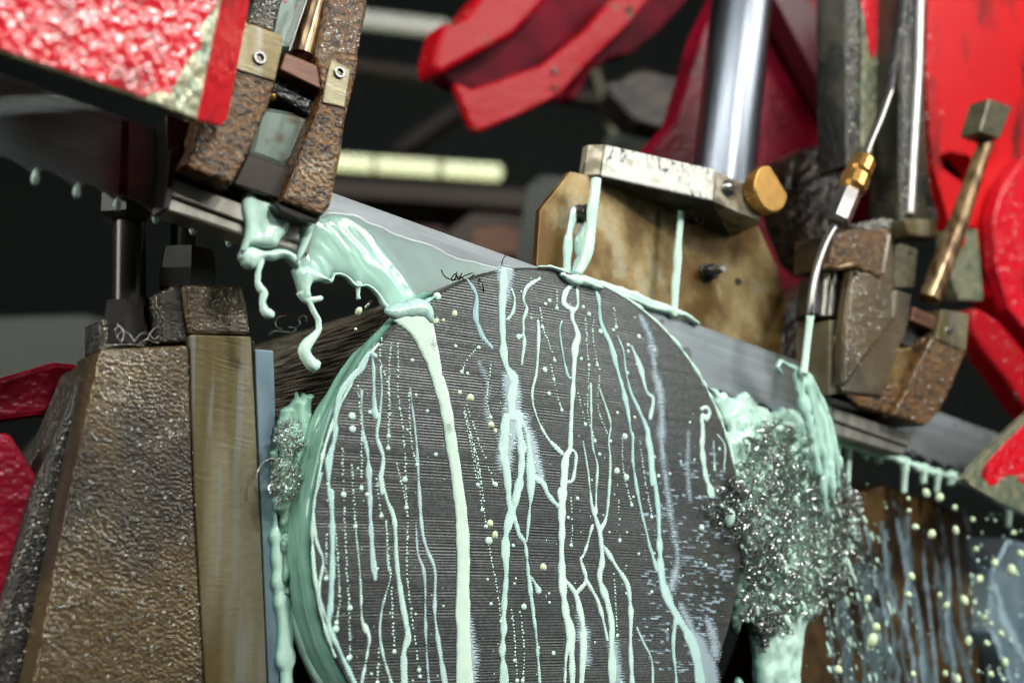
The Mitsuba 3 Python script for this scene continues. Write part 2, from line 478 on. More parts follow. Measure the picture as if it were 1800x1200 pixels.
def fluid(lines=(), polys=(), w=.0004, res=.0006, hmax=.0016, edge=.0022, fr=None, both=False, rough=.0, rfreq=300, ripple=0.0, ripfreq=(60, 60), groove=0.0, thick=.0011,
          fat=1.1, mapf=None, conv=None, seed=0, thin=THIN, full=THICK, ripdir=0.0, ridge=0.0, blur=.7, wob=1.0):
    fr = fr or FS
    conv = conv or (lambda pts: fr.at(pts, w))
    L = []
    for l in lines:
        l = np.asarray(l, float)
        q_ = smooth_path(np.c_[conv(l[:, :2]), [fat * r * fr.px(x, y, w) for x, y, r in l]], .002)
        q_[:, 2] *= 1 - .28 * wob + .56 * wob * meshkit.noise(np.c_[np.arange(len(q_)) * .33, np.full(len(q_), seed + len(L) * 3.7), np.zeros(len(q_))], 11)
        L.append(q_)
    Q = [ccw(smooth_path(np.vstack([conv(np.asarray(q, float)), conv(np.asarray(q[:1], float))]), .003)[:-1]) for q in polys]
    allp = np.vstack([q[:, :2] for q in L] + Q)
    mg = max([q[:, 2].max() for q in L] + [0]) + .0015
    lo, hi = allp.min(0) - mg, allp.max(0) + mg
    nx, ny = (np.ceil((hi - lo) / res)).astype(int) + 1
    gx, gy = lo[0] + np.arange(nx) * res, lo[1] + np.arange(ny) * res
    X = np.stack(np.meshgrid(gx, gy, indexing='ij'), -1)
    sd = np.full((nx, ny), -.003)
    for q in L:
        for a, b in zip(q[:-1], q[1:]):
            m = max(a[2], b[2]) + .0012
            x0, y0 = np.maximum(((np.minimum(a[:2], b[:2]) - m - lo) / res).astype(int), 0)
            x1, y1 = ((np.maximum(a[:2], b[:2]) + m - lo) / res).astype(int) + 2
            sub = X[x0:x1, y0:y1]
            e = b[:2] - a[:2]
            t = np.clip(((sub - a[:2]) @ e) / max(e @ e, 1e-15), 0, 1)
            d = a[2] + t * (b[2] - a[2]) - np.linalg.norm(sub - a[:2] - t[..., None] * e, axis=-1)
            sd[x0:x1, y0:y1] = np.maximum(sd[x0:x1, y0:y1], d)
    for q in Q:
        sd = np.maximum(sd, poly_sd(q, X.reshape(-1, 2)).reshape(nx, ny))
    X3 = np.concatenate([X, np.full((nx, ny, 1), seed * 7.3)], -1)
    if rough:
        sd = sd + rough * 2 * (meshkit.fbm(X3 * [rfreq, rfreq, 1], 2, seed) - .5)
    if groove:
        g = FG_coord(fr, X, w)
        sd = sd + groove * np.sin(2 * np.pi * g / GROOVE) * (.6 + .8 * meshkit.noise(X3 * [200, 200, 1], 3))
    d = np.clip(sd / edge, 0, 1)
    h = hmax * np.sqrt(np.maximum(1 - (1 - d) ** 2, 0))
    if ripple:
        ca, sa = math.cos(ripdir), math.sin(ripdir)
        XR = np.stack([X3[..., 0] * ca + X3[..., 1] * sa, -X3[..., 0] * sa + X3[..., 1] * ca, X3[..., 2]], -1)
        rp = meshkit.fbm(XR * [ripfreq[0], ripfreq[1], 1], 3, seed + 1)
        h = h * (1 + ripple * 2 * (rp - .5) * d)
    if ridge:
        h = h + ridge * (1 - np.abs(2 * rp - 1)) ** 3 * d
    h = gaussian_filter(h, blur)
    i, j = np.meshgrid(np.arange(nx - 1), np.arange(ny - 1), indexing='ij')
    a = (i * ny + j).ravel(); b, c, e = a + ny, a + ny + 1, a + 1
    F = np.vstack([np.c_[a, b, c], np.c_[a, c, e]])
    s_ = sd.ravel()
    F = F[(s_[F] > 0).any(1)]
    f1, f2, nv = clip_tris(X.reshape(-1, 2), F, s_)
    P2 = np.vstack([X.reshape(-1, 2)] + ([np.array([(1 - t) * X.reshape(-1, 2)[i] + t * X.reshape(-1, 2)[j] for i, j, t in nv])] if nv else []))
    H = np.concatenate([h.ravel(), np.zeros(len(nv))])
    F = np.vstack([f1, f2])
    used = np.unique(F); re = np.full(len(P2), -1); re[used] = np.arange(len(used))
    P2, H, F = P2[used], H[used], re[F]
    mp = mapf or (lambda ab, h_: fr.p(ab, w + h_))
    col = thin + (full - thin) * np.clip(H / thick, 0, 1)[:, None] ** .85
    V = mp(P2, H)
    if both:
        V2 = mp(P2, -H)
        return (np.vstack([V, V2]), np.vstack([F, F[:, ::-1] + len(V)])), np.vstack([col, col])
    return (V, F), col


GROOVE = .00155


def FG_coord(fr, X, w):
    P = fr.p(X.reshape(-1, 2), np.full(X.size // 2, w)) - O
    a, b = P @ FG.a, P @ FG.b
    return (b + .10 * a * a).reshape(X.shape[:-1])


def crop(ox, oy, k):
    return lambda L: [(ox + q[0] / k, oy + q[1] / k, *(v / k for v in q[2:])) for q in L]


c2, c3, c6, c5, c8 = crop(400, 650, 2.182), crop(800, 700, 2.4), crop(550, 400, 2.4), crop(1450, 800, 3), crop(1300, 350, 2.667)
sA, sL, sK, sR, sD = crop(0, 150, 4.8), crop(420, 0, 5), crop(1000, 230, 4.5), crop(1420, 360, 3), crop(1600, 450, 2.667)
sM, sC = crop(740, 0, 3.6), crop(400, 320, 3.333)

# ------------------------------------------------------------------ the setting: the dark workshop behind
obj('workshop_wall', slab([(-3500, -2500), (5500, -2500), (5500, 3500), (-3500, 3500)], -4.0, .1, .002, 0, FX), 'backdrop', kind='structure', smooth=False)


def bg(name, pts, dist, depth, m, parent=None, rnd=.004, **k):
    return obj(name, slab(pts, -dist, depth, .003, rnd, FX), m, parent, **k)


for i, (y0, x0, x1, y1, rr, pw) in enumerate(((283, 560, 878, 304, 15, 1.35), (30, 600, 785, 52, 17, .16))):
    k = thing('tube_lamp', ['glowing greenish fluorescent tube lamp in the dark background', 'dim fluorescent tube lamp at the top of the dark background'][i], 'lamp')
    D = 2.6
    a, b = FX.pt(x0, y0, -D), FX.pt(x1, y1, -D)
    r = rr * D / F_PX
    pieces = ((0, .30), (.325, .66), (.69, 1)) if i == 0 else ((0, 1),)
    for u0, u1 in pieces:
        key = number(k + '__tube')
        scene[key] = mikit.ply(tube([a + (b - a) * t for t in np.linspace(u0, u1, 6)], r, 16), 'lamp_white', 32, emitter={'type': 'area', 'radiance': rgb(.28 * pw, .31 * pw, .13 * pw)})
    for u0 in ((.312, .675) if i == 0 else ()):
        obj('clamp', tube([a + (b - a) * t for t in (u0 - .014, u0 + .014)], r * .9, 14), 'grey_paint', k)
    obj('tray', tube([a + np.array([0, r * 1.6, .002]), b + np.array([0, r * 1.6, .002])], r * .5, 8), 'beam_dark', k)

bg('roof_beam', [(560, 312), (920, 332), (1000, 345), (1000, 372), (560, 342)], 2.2, .2, 'beam_paint', label='dark reddish beam running under the glowing tube lamp', cate='beam')
bg('pipe_bracket', [(905, 470), (925, 325), (950, 305), (1010, 310), (1000, 480)], 1.35, .06, 'grey_paint', label='blurred grey bracket behind the left edge of the brown plate', cate='bracket')
bg('machine_case', [(770, 420), (830, 372), (925, 380), (940, 470), (860, 470)], 1.7, .1, 'beam_paint', label='blurred brown machine case behind the saw band', cate='machine')
bg('roof_brace', [(690, 255), (800, 180), (812, 195), (702, 272)], 2.9, .08, 'beam_paint', label='slanting brown brace left of the red arm in the background', cate='beam')
bg('conveyor_rail', [(-90, 558), (150, 552), (330, 600), (330, 700), (60, 672), (-90, 690)], 1.6, .06, 'grey_paint', label='blurred grey green rail behind the left vise jaw', cate='rail')
bg('hose_coil', [(1055, 245), (1085, 232), (1140, 245), (1200, 275), (1220, 300), (1100, 300)], 1.25, .03, 'grey_paint', label='blurred grey curved cover above the worn metal block', cate='cover')
obj('feed_bar', slab([(-90, 690), (95, 636), (140, 640), (140, 745), (90, 728), (-90, 752)], -.12, .03, .003, .003), 'red_deep', label='dark red bar behind the black side of the left vise jaw', cate='bar')
obj('feed_guard', slab([(-120, 745), (20, 762), (75, 850), (40, 960), (20, 1090), (-120, 1100)], -.07, .02, .004, .004), 'red_deep', label='dark red wet guard at the lower left edge of the picture', cate='guard')

bg('cable_duct', [(600, 100), (1250, 190), (1250, 205), (600, 118)], 2.4, .05, 'beam_paint', label='thin dark cable duct crossing the background behind the red bracket', cate='duct')
bg('tool_cabinet', [(620, 372), (780, 380), (780, 470), (620, 470)], 2.8, .3, 'red_dark', label='dark reddish cabinet far behind the saw band', cate='cabinet')
bg('crate', [(830, 400), (880, 392), (915, 405), (915, 450), (835, 450)], 1.5, .06, 'rust_block', label='blurred rusty box left of the grey bracket', cate='box')
bg('lifting_chain', [(1040, 120), (1052, 118), (1090, 240), (1078, 244)], 1.9, .02, 'greasy_steel', label='blurred slanting chain behind the red bracket', cate='chain')
bg('gearbox', [(1060, 150), (1130, 120), (1235, 150), (1235, 235), (1120, 215)], 1.5, .1, 'wet_casting', label='dark wet gearbox casting behind the polished post', cate='gearbox')

# red arm in the background
k = thing('folded_bracket', 'blurred bright red folded steel bracket at the top centre', 'machine bracket')
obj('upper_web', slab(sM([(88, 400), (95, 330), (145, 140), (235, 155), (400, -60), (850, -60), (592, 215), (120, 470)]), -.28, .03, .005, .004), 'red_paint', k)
obj('shaded_web', slab(sM([(110, 465), (590, 225), (840, -60), (1290, -60), (1080, 200), (850, 320), (740, 420), (550, 510), (380, 570), (205, 530)]), -.315, .02, .002, .003), 'red_in_shade', k)
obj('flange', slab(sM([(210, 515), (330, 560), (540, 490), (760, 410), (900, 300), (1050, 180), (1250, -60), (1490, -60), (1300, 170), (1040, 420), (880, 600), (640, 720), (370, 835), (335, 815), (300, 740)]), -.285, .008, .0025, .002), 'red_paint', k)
obj('lower_web', slab(sM([(1440, -20), (1740, -60), (1500, 200), (1330, 340), (1190, 370), (1060, 470), (980, 630), (920, 620), (1050, 430), (1290, 180)]), -.335, .02, .002, .002), 'red_in_shade', k)
for x, y, r in ((1310, 65, 22), (840, 455, 20), (840, 560, 16)):
    c = FS.pt(*sM([(x, y)])[0], -.285)
    obj('bolt', lathe([(r / 3.6 * FS.px(1000, 80, -.28), -.004), (r / 3.6 * FS.px(1000, 80, -.28), .003), (0, .0035)], c, N, 12), 'beam_dark', k)

# deep red frame of the machine on the right
k = thing('rear_frame', 'deep red machine frame behind the polished post', 'machine frame')
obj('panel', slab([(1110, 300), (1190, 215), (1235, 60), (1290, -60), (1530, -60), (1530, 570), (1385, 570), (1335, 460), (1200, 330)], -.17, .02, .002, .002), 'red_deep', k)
obj('brace', slab([(1330, -60), (1395, -60), (1505, 170), (1505, 240), (1470, 200)], -.14, .02, .002, .002), 'red_dark', k)
obj('casting', slab([(1392, 275), (1430, 255), (1478, 262), (1498, 180), (1500, 330), (1478, 400), (1450, 480), (1420, 455), (1395, 390), (1381, 330)], -.085, .03, .004, .004), 'wet_casting', k)
obj('dark_cover', slab([(1375, 540), (1440, 490), (1500, 560), (1460, 700), (1380, 660)], -.09, .03, .004, .004), 'wet_casting', k)

# big red body on the right
k = thing('red_machine', 'bright red painted machine side filling the right of the picture', 'machine')
outer = FS.at([(1630, -60), (1628, 130), (1634, 240), (1643, 300), (1657, 350), (1672, 400), (1715, 398), (1722, 480), (1730, 512), (1800, 600), (1900, 700), (1950, 700), (1950, -60)], -.05)
hole = FS.at([(1650, 273), (1670, 266), (1703, 273), (1723, 300), (1728, 322), (1707, 336), (1684, 316), (1657, 297)], -.05)
cs = manifold3d.CrossSection([ccw(outer), ccw(hole)], manifold3d.FillRule.EvenOdd)
mm = manifold3d.Manifold.extrude(cs, .02).to_mesh()
q = np.array(mm.vert_properties[:, :3])
obj('panel', (FS.p(q[:, :2], q[:, 2] - .07), np.array(mm.tri_verts)), 'red_gloss', k, False)
obj('backing', slab([(1640, 255), (1740, 255), (1745, 345), (1650, 345)], -.085, .01), 'beam_dark', k)
obj('side_panel', slab([(1950, 190), (1800, 276), (1762, 330), (1747, 380), (1752, 468), (1775, 545), (1950, 750)], -.035, .012, .0018, .006), 'red_hammered', k)
obj('strip', slab(sD([(290, 262), (312, 243), (340, 250), (425, 305), (560, 470), (640, 600), (640, 830), (533, 690), (450, 570), (330, 420), (296, 345)]), -.012, .02, .004, .005), 'red_paint', k)
obj('bracket', slab(sR([(750, 130), (895, 130), (925, 505), (800, 500), (735, 330)]), -.03, .012), 'bare_primer', k)
obj('chipped_paint', slab(sR([(785, 150), (800, 110), (830, 130), (835, 190), (810, 235), (790, 200)]), -.0285, .0014, .0004, .002), 'red_paint', k)
k = thing('corner_guard', 'red chipped guard plate at the right edge below the band', 'guard')
obj('plate', slab(sD([(533, 758), (400, 880), (300, 990), (262, 1040), (280, 1072), (440, 1165), (533, 1205), (700, 1270), (700, 620)]), .03, .006), 'bare_primer', k)
obj('paint_layer', slab(sD([(540, 785), (440, 880), (395, 930), (345, 985), (332, 1030), (352, 1050), (378, 1078), (405, 1068), (425, 1048), (455, 1028), (490, 1026), (520, 1058), (700, 1150), (700, 640)]), .0306, .0006, .0004, .001), 'red_hammered', k)

# ------------------------------------------------------------------ the bar and the saw band
RB = .15
T_TIP, T_GUL, T_TOP, W_BAND = .1090, .1132, .1512, -.0143
bar = thing('steel_bar', 'thick round steel bar with a ridged sawn face, half cut through', 'steel bar')
cyl = manifold3d.Manifold.cylinder(.8, RB, RB, 200).translate([0, 0, -.8 - .0015])
slot = manifold3d.Manifold.cube([.8, .3, .0044]).translate([-.4, T_TIP - .001, -.0176])
rot = lambda m, a: m.rotate([0, 0, a])
bm = (cyl - rot(slot, -10)).to_mesh()
q = np.array(bm.vert_properties[:, :3])
obj('body', (FB.p(q[:, :2], q[:, 2]), np.array(bm.tri_verts)), 'bar_steel', bar, 35)
obj('edge_chamfer', lathe([(RB, -.0017), (RB, -.0014), (RB - .0013, 0), (RB - .0019, -.0002)], O, N, 220), 'cut_steel', bar, 25)


def face_mesh():
    rr = RB - .0015
    da, kk = .0028, 5
    ga = np.arange(-rr - .004, rr + .004, da)
    gb = np.arange(-rr - .006, rr + .004, GROOVE / kk)
    A, B = np.meshgrid(ga, gb, indexing='ij')
    Bq = B - .10 * A * A
    ph = B / GROOVE + .55 * meshkit.noise(np.stack([A * 7, B * 170, A * 0], -1), 4)
    row = np.floor(ph)
    f = ph - row
    dep = .00022 * (.3 + 1.1 * meshkit.noise(np.stack([row * .45, A * 14, A * 0], -1), 5))
    h = -dep * (1 - np.abs(2 * f - 1) ** 1.3) - .00012 * meshkit.noise(np.stack([A * 60, B * 400, A * 0], -1), 6)
    nx, ny = A.shape
    i, j = np.meshgrid(np.arange(nx - 1), np.arange(ny - 1), indexing='ij')
    a = (i * ny + j).ravel(); b, c, e = a + ny, a + ny + 1, a + 1
    F = np.vstack([np.c_[a, b, c], np.c_[a, c, e]])
    X = np.stack([A, Bq], -1).reshape(-1, 2)
    sd = rr - np.hypot(X[:, 0], X[:, 1])
    F = F[(sd[F] > 0).any(1)]
    f1, f2, nv = clip_tris(X, F, sd)
    X = np.vstack([X, [(1 - t) * X[i] + t * X[j] for i, j, t in nv]])
    H = np.concatenate([h.ravel(), np.full(len(nv), -.0001)])
    return FG.p(X, H), np.vstack([f1, f2])


obj('sawn_face', face_mesh(), 'cut_steel', bar, True)

band = thing('saw_band', 'wide toothed steel saw band slanting down through the bar', 'saw blade')
s0 = FS.at((62, 312), W_BAND)[0, 0]
PITCH_T = .0190
tips = s0 + PITCH_T * np.arange(-9, 46)
obj('strip', slab2(FS, [(tips[0] - .02, T_GUL), (tips[-1] + .03, T_GUL), (tips[-1] + .03, T_TOP), (tips[0] - .02, T_TOP)], W_BAND, .0013, .0002, 0), 'band_steel', band)
prof = [(-.80, 0), (-.55, .0006), (-.30, .0017), (-.12, .0031), (-.03, .0041), (.0, .0042), (.03, .0036), (.08, .0012), (.14, .0002), (.17, 0)]
for i, x in enumerate(tips):
    obj('tooth', slab2(FS, [(x + a * PITCH_T, T_GUL - .00001 - b) for a, b in prof], W_BAND - .00005 + .0002 * ((i % 3) - 1), .0012, .00015, 0), 'band_steel', band)
obj('weld_mark', slab(sA([(1030, 290), (1090, 310), (1075, 990), (1000, 960)]), W_BAND + .0001, .0002, .00005, 0), 'dark_steel', band)

# ------------------------------------------------------------------ left vise jaw
k = thing('vise_jaw', 'left vise jaw of wet pitted cast iron beside the bar', 'vise jaw')
obj('cast_body', slab([(178, 613), (333, 606), (340, 860), (366, 1290), (34, 1290), (62, 1190), (120, 880)], -.030, .045, .0022, .002), 'cast_iron', k)
obj('machined_strip', slab([(334, 588), (442, 591), (455, 850), (474, 1290), (366, 1290), (341, 860)], -.0296, .05, .0008, .001), 'machined_steel', k)
obj('cap', slab([(322, 500), (426, 502), (436, 540), (442, 589), (334, 587), (326, 545)], -.0300, .045, .002, .002), 'cast_iron', k)
obj('shoulder', slab([(274, 516), (310, 499), (322, 503), (332, 588), (334, 602), (282, 602)], -.0345, .03, .002, .002), 'cast_black', k)
obj('rear_rib', slab([(150, 640), (182, 618), (130, 900), (40, 1290), (-60, 1290), (60, 860)], -.060, .05, .004, .004), 'cast_black', k)
obj('jaw_liner', slab([(448, 613), (481, 616), (487, 800), (492, 1290), (476, 1290), (457, 850)], -.031, .02, .0006, .0008), 'blue_steel', k, label='bluish steel liner plate between the jaw and the bar')
obj('liner_edge', slab([(442, 594), (448, 600), (457, 850), (476, 1290), (473, 1290), (456, 850)], -.033, .02), 'dark_steel', k)
# studs standing behind the jaw
for i, (x0, x1, yt, yb, nut, w) in enumerate(((199, 256, 378, 540, (177, 253, 528, 606), -.055), (300, 352, 395, 480, (273, 382, 471, 512), -.055))):
    k = thing('stud_bolt', ['black threaded stud standing behind the top of the left jaw', 'second black stud, right behind the cap of the left jaw'][i], 'bolt')
    xc, r = (x0 + x1) / 2, (x1 - x0) / 2 * FS.px(220, 450, w)
    a, b = FB.pt(xc, yt, w), FB.pt(xc, yb, w)
    obj('shank', tube([a, b], r, 24), 'dark_steel', k)
    xn = (nut[0] + nut[1]) / 2
    nr = (nut[1] - nut[0]) / 2 * FS.px(220, 500, w)
    obj('nut', lathe([(0, 0), (nr, 0), (nr, .010), (nr * .9, .022), (0, .022)], FB.pt(xn, nut[3], w), Z, 6, .4), 'dark_steel', k, False)
    if i == 0:
        hr = 48 * FS.px(220, 380, w)
        obj('head', lathe([(0, 0), (hr * .8, 0), (hr, .003), (hr, .014), (0, .014)], FB.pt(222, 390, w), Z, 6, .3), 'dark_steel', k, False)
obj('stud_base', slab([(176, 560), (258, 555), (274, 600), (274, 616), (176, 616)], -.05, .03, .002), 'cast_black', 'vise_jaw')

# right vise jaw
k = thing('right_vise_jaw', 'blurred brown vise jaw at the lower right streaked with coolant', 'vise jaw')
obj('plate', slab([(1498, 868), (1560, 852), (1640, 880), (1692, 905), (1702, 950), (1716, 1080), (1735, 1290), (1350, 1290), (1400, 1150), (1450, 960)], -.036, .06, .002, .003), 'jaw_brown', k)
k = thing('outer_jaw', 'dark steel block in the lower right corner beyond the right jaw', 'block')
obj('block', slab([(1738, 1110), (1745, 1000), (1772, 945), (1900, 980), (1900, 1290), (1812, 1290)], -.02, .05, .0025, .003), 'blue_steel', k)

# ------------------------------------------------------------------ left band guide
k = thing('band_guide', 'left band guide of rough brown cast arms gripping the saw band', 'saw guide')
obj('arm', slab([(322, 290), (408, 325), (437, 267), (472, 187), (485, 143), (497, 60), (440, 38), (395, 20), (372, 150), (350, 215), (338, 262)], .022, .034, .0016, .0015), 'cast_rust', k)
obj('arm_patch', slab(sL([(95, 205), (375, 305), (382, 420), (330, 660), (318, 715), (0, 615), (-60, 590), (40, 250)]), .0232, .002, .0005), 'machined_steel', k, label='worn yellowish machined pad with a screw on the left arm')
obj('arm_upper', slab(sL([(100, 200), (130, 40), (190, -60), (420, -60), (355, 60), (300, 285)]), .012, .02, .001), 'cast_black', k)
obj('arm', slab([(587, -60), (652, -60), (645, 25), (632, 85), (629, 128), (608, 213), (600, 277), (582, 362), (567, 380), (496, 351), (520, 284), (543, 228), (556, 196), (567, 160), (557, 95)], .022, .034, .0022, .002), 'cast_rust', k)
obj('arm_patch', slab(sL([(812, 520), (985, 605), (930, 935), (925, 945), (735, 900), (770, 690)]), .0232, .002, .0005), 'machined_steel', k)
for x, y, r in ((180, 512, 60), (882, 640, 55)):
    c = FS.pt(*sL([(x, y)])[0], .0235)
    screw(k, c, N, r / 5 * FS.px(480, 110, .022), 'steel')
obj('bridge_block', slab(sL([(412, 458), (782, 612), (730, 792), (360, 610)]), .020, .03, .0008), 'rust_block', k, label='reddish brown scratched block between the two arms')
obj('clamp_block', slab(sL([(350, 640), (730, 795), (665, 1040), (290, 800)]), .012, .024, .0012), 'rubber', k)
obj('clamp_pin', tube([FS.pt(*sL([(295, 855)])[0], .0), FS.pt(*sL([(295, 855)])[0], .018)], 30 / 5 * FS.px(480, 160, .01), 14), 'brass', k)
obj('wear_plate', slab([(458, 184), (556, 202), (545, 235), (522, 280), (498, 296), (436, 272)], .008, .02, .003, .002), 'teal_paint', k, label='smooth grey plate curving down between the arms')
obj('lower_web', slab([(437, 268), (500, 292), (522, 282), (497, 352), (410, 324)], .014, .022, .001, .001), 'oily_brown', k)
obj('shoe', slab([(478, 352), (567, 382), (556, 392), (530, 388), (492, 372)], .018, .03, .001, .001), 'dark_steel', k)
obj('shoe_bar', slab([(324, 292), (500, 355), (494, 372), (320, 308)], .0045, .012, .0008, .0005), 'dark_steel', k)
obj('guide_pad', slab([(302, 312), (432, 360), (549, 404), (546, 432), (428, 390), (302, 344)], .006, .0195, .0008, .0006), 'pad_steel', k, label='bright ground steel pad bar along the band')
obj('guide_pad_chamfer', slab([(301, 345), (428, 391), (546, 433), (543, 450), (428, 415), (290, 368)], .0035, .017, .0015, .0006), 'pad_steel', k)
obj('end_plate', slab([(287, 368), (299, 366), (318, 250), (312, 250), (300, 262)], .008, .018, .0006, .0004), 'dark_steel', k)
obj('side_bracket', slab([(292, 200), (347, 220), (336, 262), (314, 250), (300, 300), (294, 270)], .004, .016, .001), 'dark_steel', k)
k = thing('adjuster_rod', 'round brown rod rising between the arms of the left guide', 'rod')
rw = 21 * FS.px(545, 50, .01)
obj('rod', tube([FS.pt(578, -70, .012), FS.pt(533, 98, .012)], rw, 26), 'brown_rod', k)
obj('side_strip', slab(sL([(610, -60), (625, -60), (455, 455), (435, 450)]), .018, .02, .0006, .0004), 'steel', k)
k = thing('teal_plate', 'grey teal painted plate with flakes of red behind the brown rod', 'plate')
obj('plate', slab(sL([(372, -60), (640, -60), (560, 150), (440, 460), (380, 430), (300, 285)]), .004, .012, .0008), 'teal_paint', k)
for ps in ([(490, 50), (520, 28), (560, 40), (578, 75), (545, 105), (505, 95)], [(500, 130), (530, 105), (560, 115), (548, 180), (520, 215), (505, 170)], [(395, 10), (425, 8), (420, 30), (400, 32)]):
    obj('red_flake', slab(sL(ps), .0043, .0004, .0002, .0008), 'red_hammered', k)

# the red housing at the upper left, nearest to the viewer
k = thing('band_housing', 'red hammered steel housing at the upper left, paint chipped at its corner', 'machine cover')
WH = .062
obj('plate', slab([(-90, 52), (0, 92), (263, 180), (347, 211), (395, -20), (402, -70), (-90, -70)], WH, .004, .0012), 'bare_primer', k)
edge_ = [(-90, 50), (0, 86), (130, 130), (200, 152), (255, 172), (262, 165), (285, 160), (300, 166), (308, 150), (316, 132), (332, 108), (340, 92), (352, 88), (355, 70), (352, 52), (365, 30), (380, 12), (388, -12), (396, -70), (-90, -70)]
obj('paint_layer', slab(edge_, WH + .0007, .0007, .0005, .001), 'red_hammered', k)
obj('top_plate', slab([(-90, -70), (402, -70), (402, -64), (-90, -64)], WH - .0042, .06, .001, 0), 'red_hammered', k)
fl = [FS.pt(347, 212, WH - .002), FS.pt(404, -75, WH - .002), FS.pt(452, -75, WH - .030), FS.pt(427, 87, WH - .030), FS.pt(402, 212, WH - .030), FS.pt(386, 222, WH - .026)]
c0 = np.mean(fl, 0)
nn_ = np.cross(fl[1] - fl[0], fl[4] - fl[0]); nn_ /= np.linalg.norm(nn_)
nn_ = nn_ if nn_ @ (EYE - c0) > 0 else -nn_
ax_ = fl[1] - fl[0]; ax_ -= ax_ @ nn_ * nn_; ax_ /= np.linalg.norm(ax_)
FL = Frame(c0, np.cross(ax_, nn_) * 1.0, ax_, nn_)
if np.cross(FL.a, FL.b) @ FL.n < 0:
    FL.a = -FL.a
obj('flange', slab2(FL, [((p - c0) @ FL.a, (p - c0) @ FL.b) for p in fl], 0, .004, .0015, .001), 'red_hammered', k)

# ------------------------------------------------------------------ post, brown plate, worn block, knob
k = thing('chrome_post', 'thick polished steel post rising behind the brown plate', 'post')
obj('post', tube([FS.pt(1312, -80, -.075), FS.pt(1268, 345, -.075)], 54 * FS.px(1290, 150, -.075), 48), 'chrome', k, True)

plate = thing('guard_plate', 'brown tarnished plate standing behind the saw band with bolts', 'plate')
WP = -.024
obj('sheet', slab([(1003, 301), (950, 368), (944, 472), (946, 500), (1180, 585), (1372, 640), (1373, 560), (1383, 540), (1366, 470), (1335, 400), (1200, 340)], WP, .005, .0008, .001), 'brown_plate', plate)
obj('rear_sheet', slab([(1300, 420), (1345, 455), (1366, 470), (1369, 505), (1381, 540), (1371, 640), (1300, 640)], WP - .006, .004, .001, .001), 'brown_plate', plate)
for x, y, r, m in ((1019, 376, 13, 'dark_steel'), (1241, 480, 14, 'dark_steel')):
    c = FS.pt(x, y, WP); rr = r * FS.px(x, y, WP)
    b = obj('bolt', lathe([(rr * 1.25, 0), (rr * 1.25, .0015), (rr, .002), (rr, .008), (rr * .8, .0095), (0, .0095)], c, N, 26), m, plate)
    obj('bolt_tip', lathe([(rr * .5, .009), (rr * .5, .016), (rr * .38, .017), (0, .017)], c, N, 18), 'steel', b)
c = FS.pt(1297, 495, WP)
obj('small_screw', lathe([(.0028, 0), (.0024, .0012), (.001, .0013), (.001, -.0005), (0, -.0005)], c, N, 16), 'dark_steel', plate)

Q = FS.pt(*sK([(1290, 840)])[0], WP)
FU = Frame(Q, S, N, -Tt)
foot = FU.at(sK([(242, 352), (1132, 550), (1290, 838), (700, 640), (262, 446)]), 0)
foot[2:, 1] = .0004
blk = thing('worn_block', 'worn whitish metal block with cracked surface bolted to the brown plate', 'metal block')
HB = .0215
obj('block', slab2(FU, foot, 0, HB, .0012, .0008), 'worn_aluminium', blk)
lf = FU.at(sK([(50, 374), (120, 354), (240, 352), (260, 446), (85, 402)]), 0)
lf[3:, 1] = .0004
obj('left_end', slab2(FU, lf, .0002, HB * 1.0, .0012, .0006), 'tarnished_aluminium', blk, label='rusty left end of the block, coloured darker for the shade of its side')  # tarnish plus the shade of its left-facing side, both in the colour
CD = FU.at(sK([(1136, 551), (1335, 640), (1508, 700), (1498, 745), (1292, 838)]), 0)
CD[4, 1] = .0004
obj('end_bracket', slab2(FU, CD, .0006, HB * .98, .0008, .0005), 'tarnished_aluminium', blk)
uf = foot + (foot.mean(0) - foot) * .02
obj('shaded_underside', slab2(FU, uf, .0007, .0006, .0002, .0008), 'cast_black', blk)  # dark sheet that puts the shade under the block into colour
# cross-head screw on the bracket face
e = FU.p(CD[1:2], 0)[0] - FU.p(CD[0:1], 0)[0]
fn = np.cross(Tt, e); fn /= np.linalg.norm(fn)
fn = fn if fn @ (EYE - Q) > 0 else -fn
FF = Frame(FU.p(CD[0:1], 0)[0], e / np.linalg.norm(e), Tt, fn)
c = FF.pt(*sK([(1255, 455)])[0], 0)
rr = 15 * ((c - EYE) @ FWD) / F_PX
hd = obj('screw', lathe([(rr, 0), (rr, .0012), (rr * .8, .003), (rr * .45, .0042), (0, .0046)], c, fn, 28), 'steel', blk, True)
for ang in (20, 110):
    d = math.cos(math.radians(ang)) * FF.a + math.sin(math.radians(ang)) * FF.b
    d2 = np.cross(fn, d)
    P_ = [c + fn * z + d * (sx * rr * .5) + d2 * (sy * rr * .1) for z in (.0030, .0049) for sx, sy in ((-1, -1), (1, -1), (1, 1), (-1, 1))]
    obj('slot', (np.array(P_), np.array([[0, 3, 2], [0, 2, 1], [4, 5, 6], [4, 6, 7], [0, 1, 5], [0, 5, 4], [1, 2, 6], [1, 6, 5], [2, 3, 7], [2, 7, 6], [3, 0, 4], [3, 4, 7]])), 'rubber', hd, False)
# oval worn hole at the left end and screws on the underside
for x, y, r in ((650, 628, 36), (1030, 700, 50)):
    c = FU.pt(*sK([(x, y)])[0], 0); rr = r / 4.5 * ((c - EYE) @ FWD) / F_PX
    obj('underside_screw', lathe([(rr, 0), (rr, .002), (rr * .6, .0035), (0, .0038)], c, -Tt, 20), 'dark_steel', blk, True)

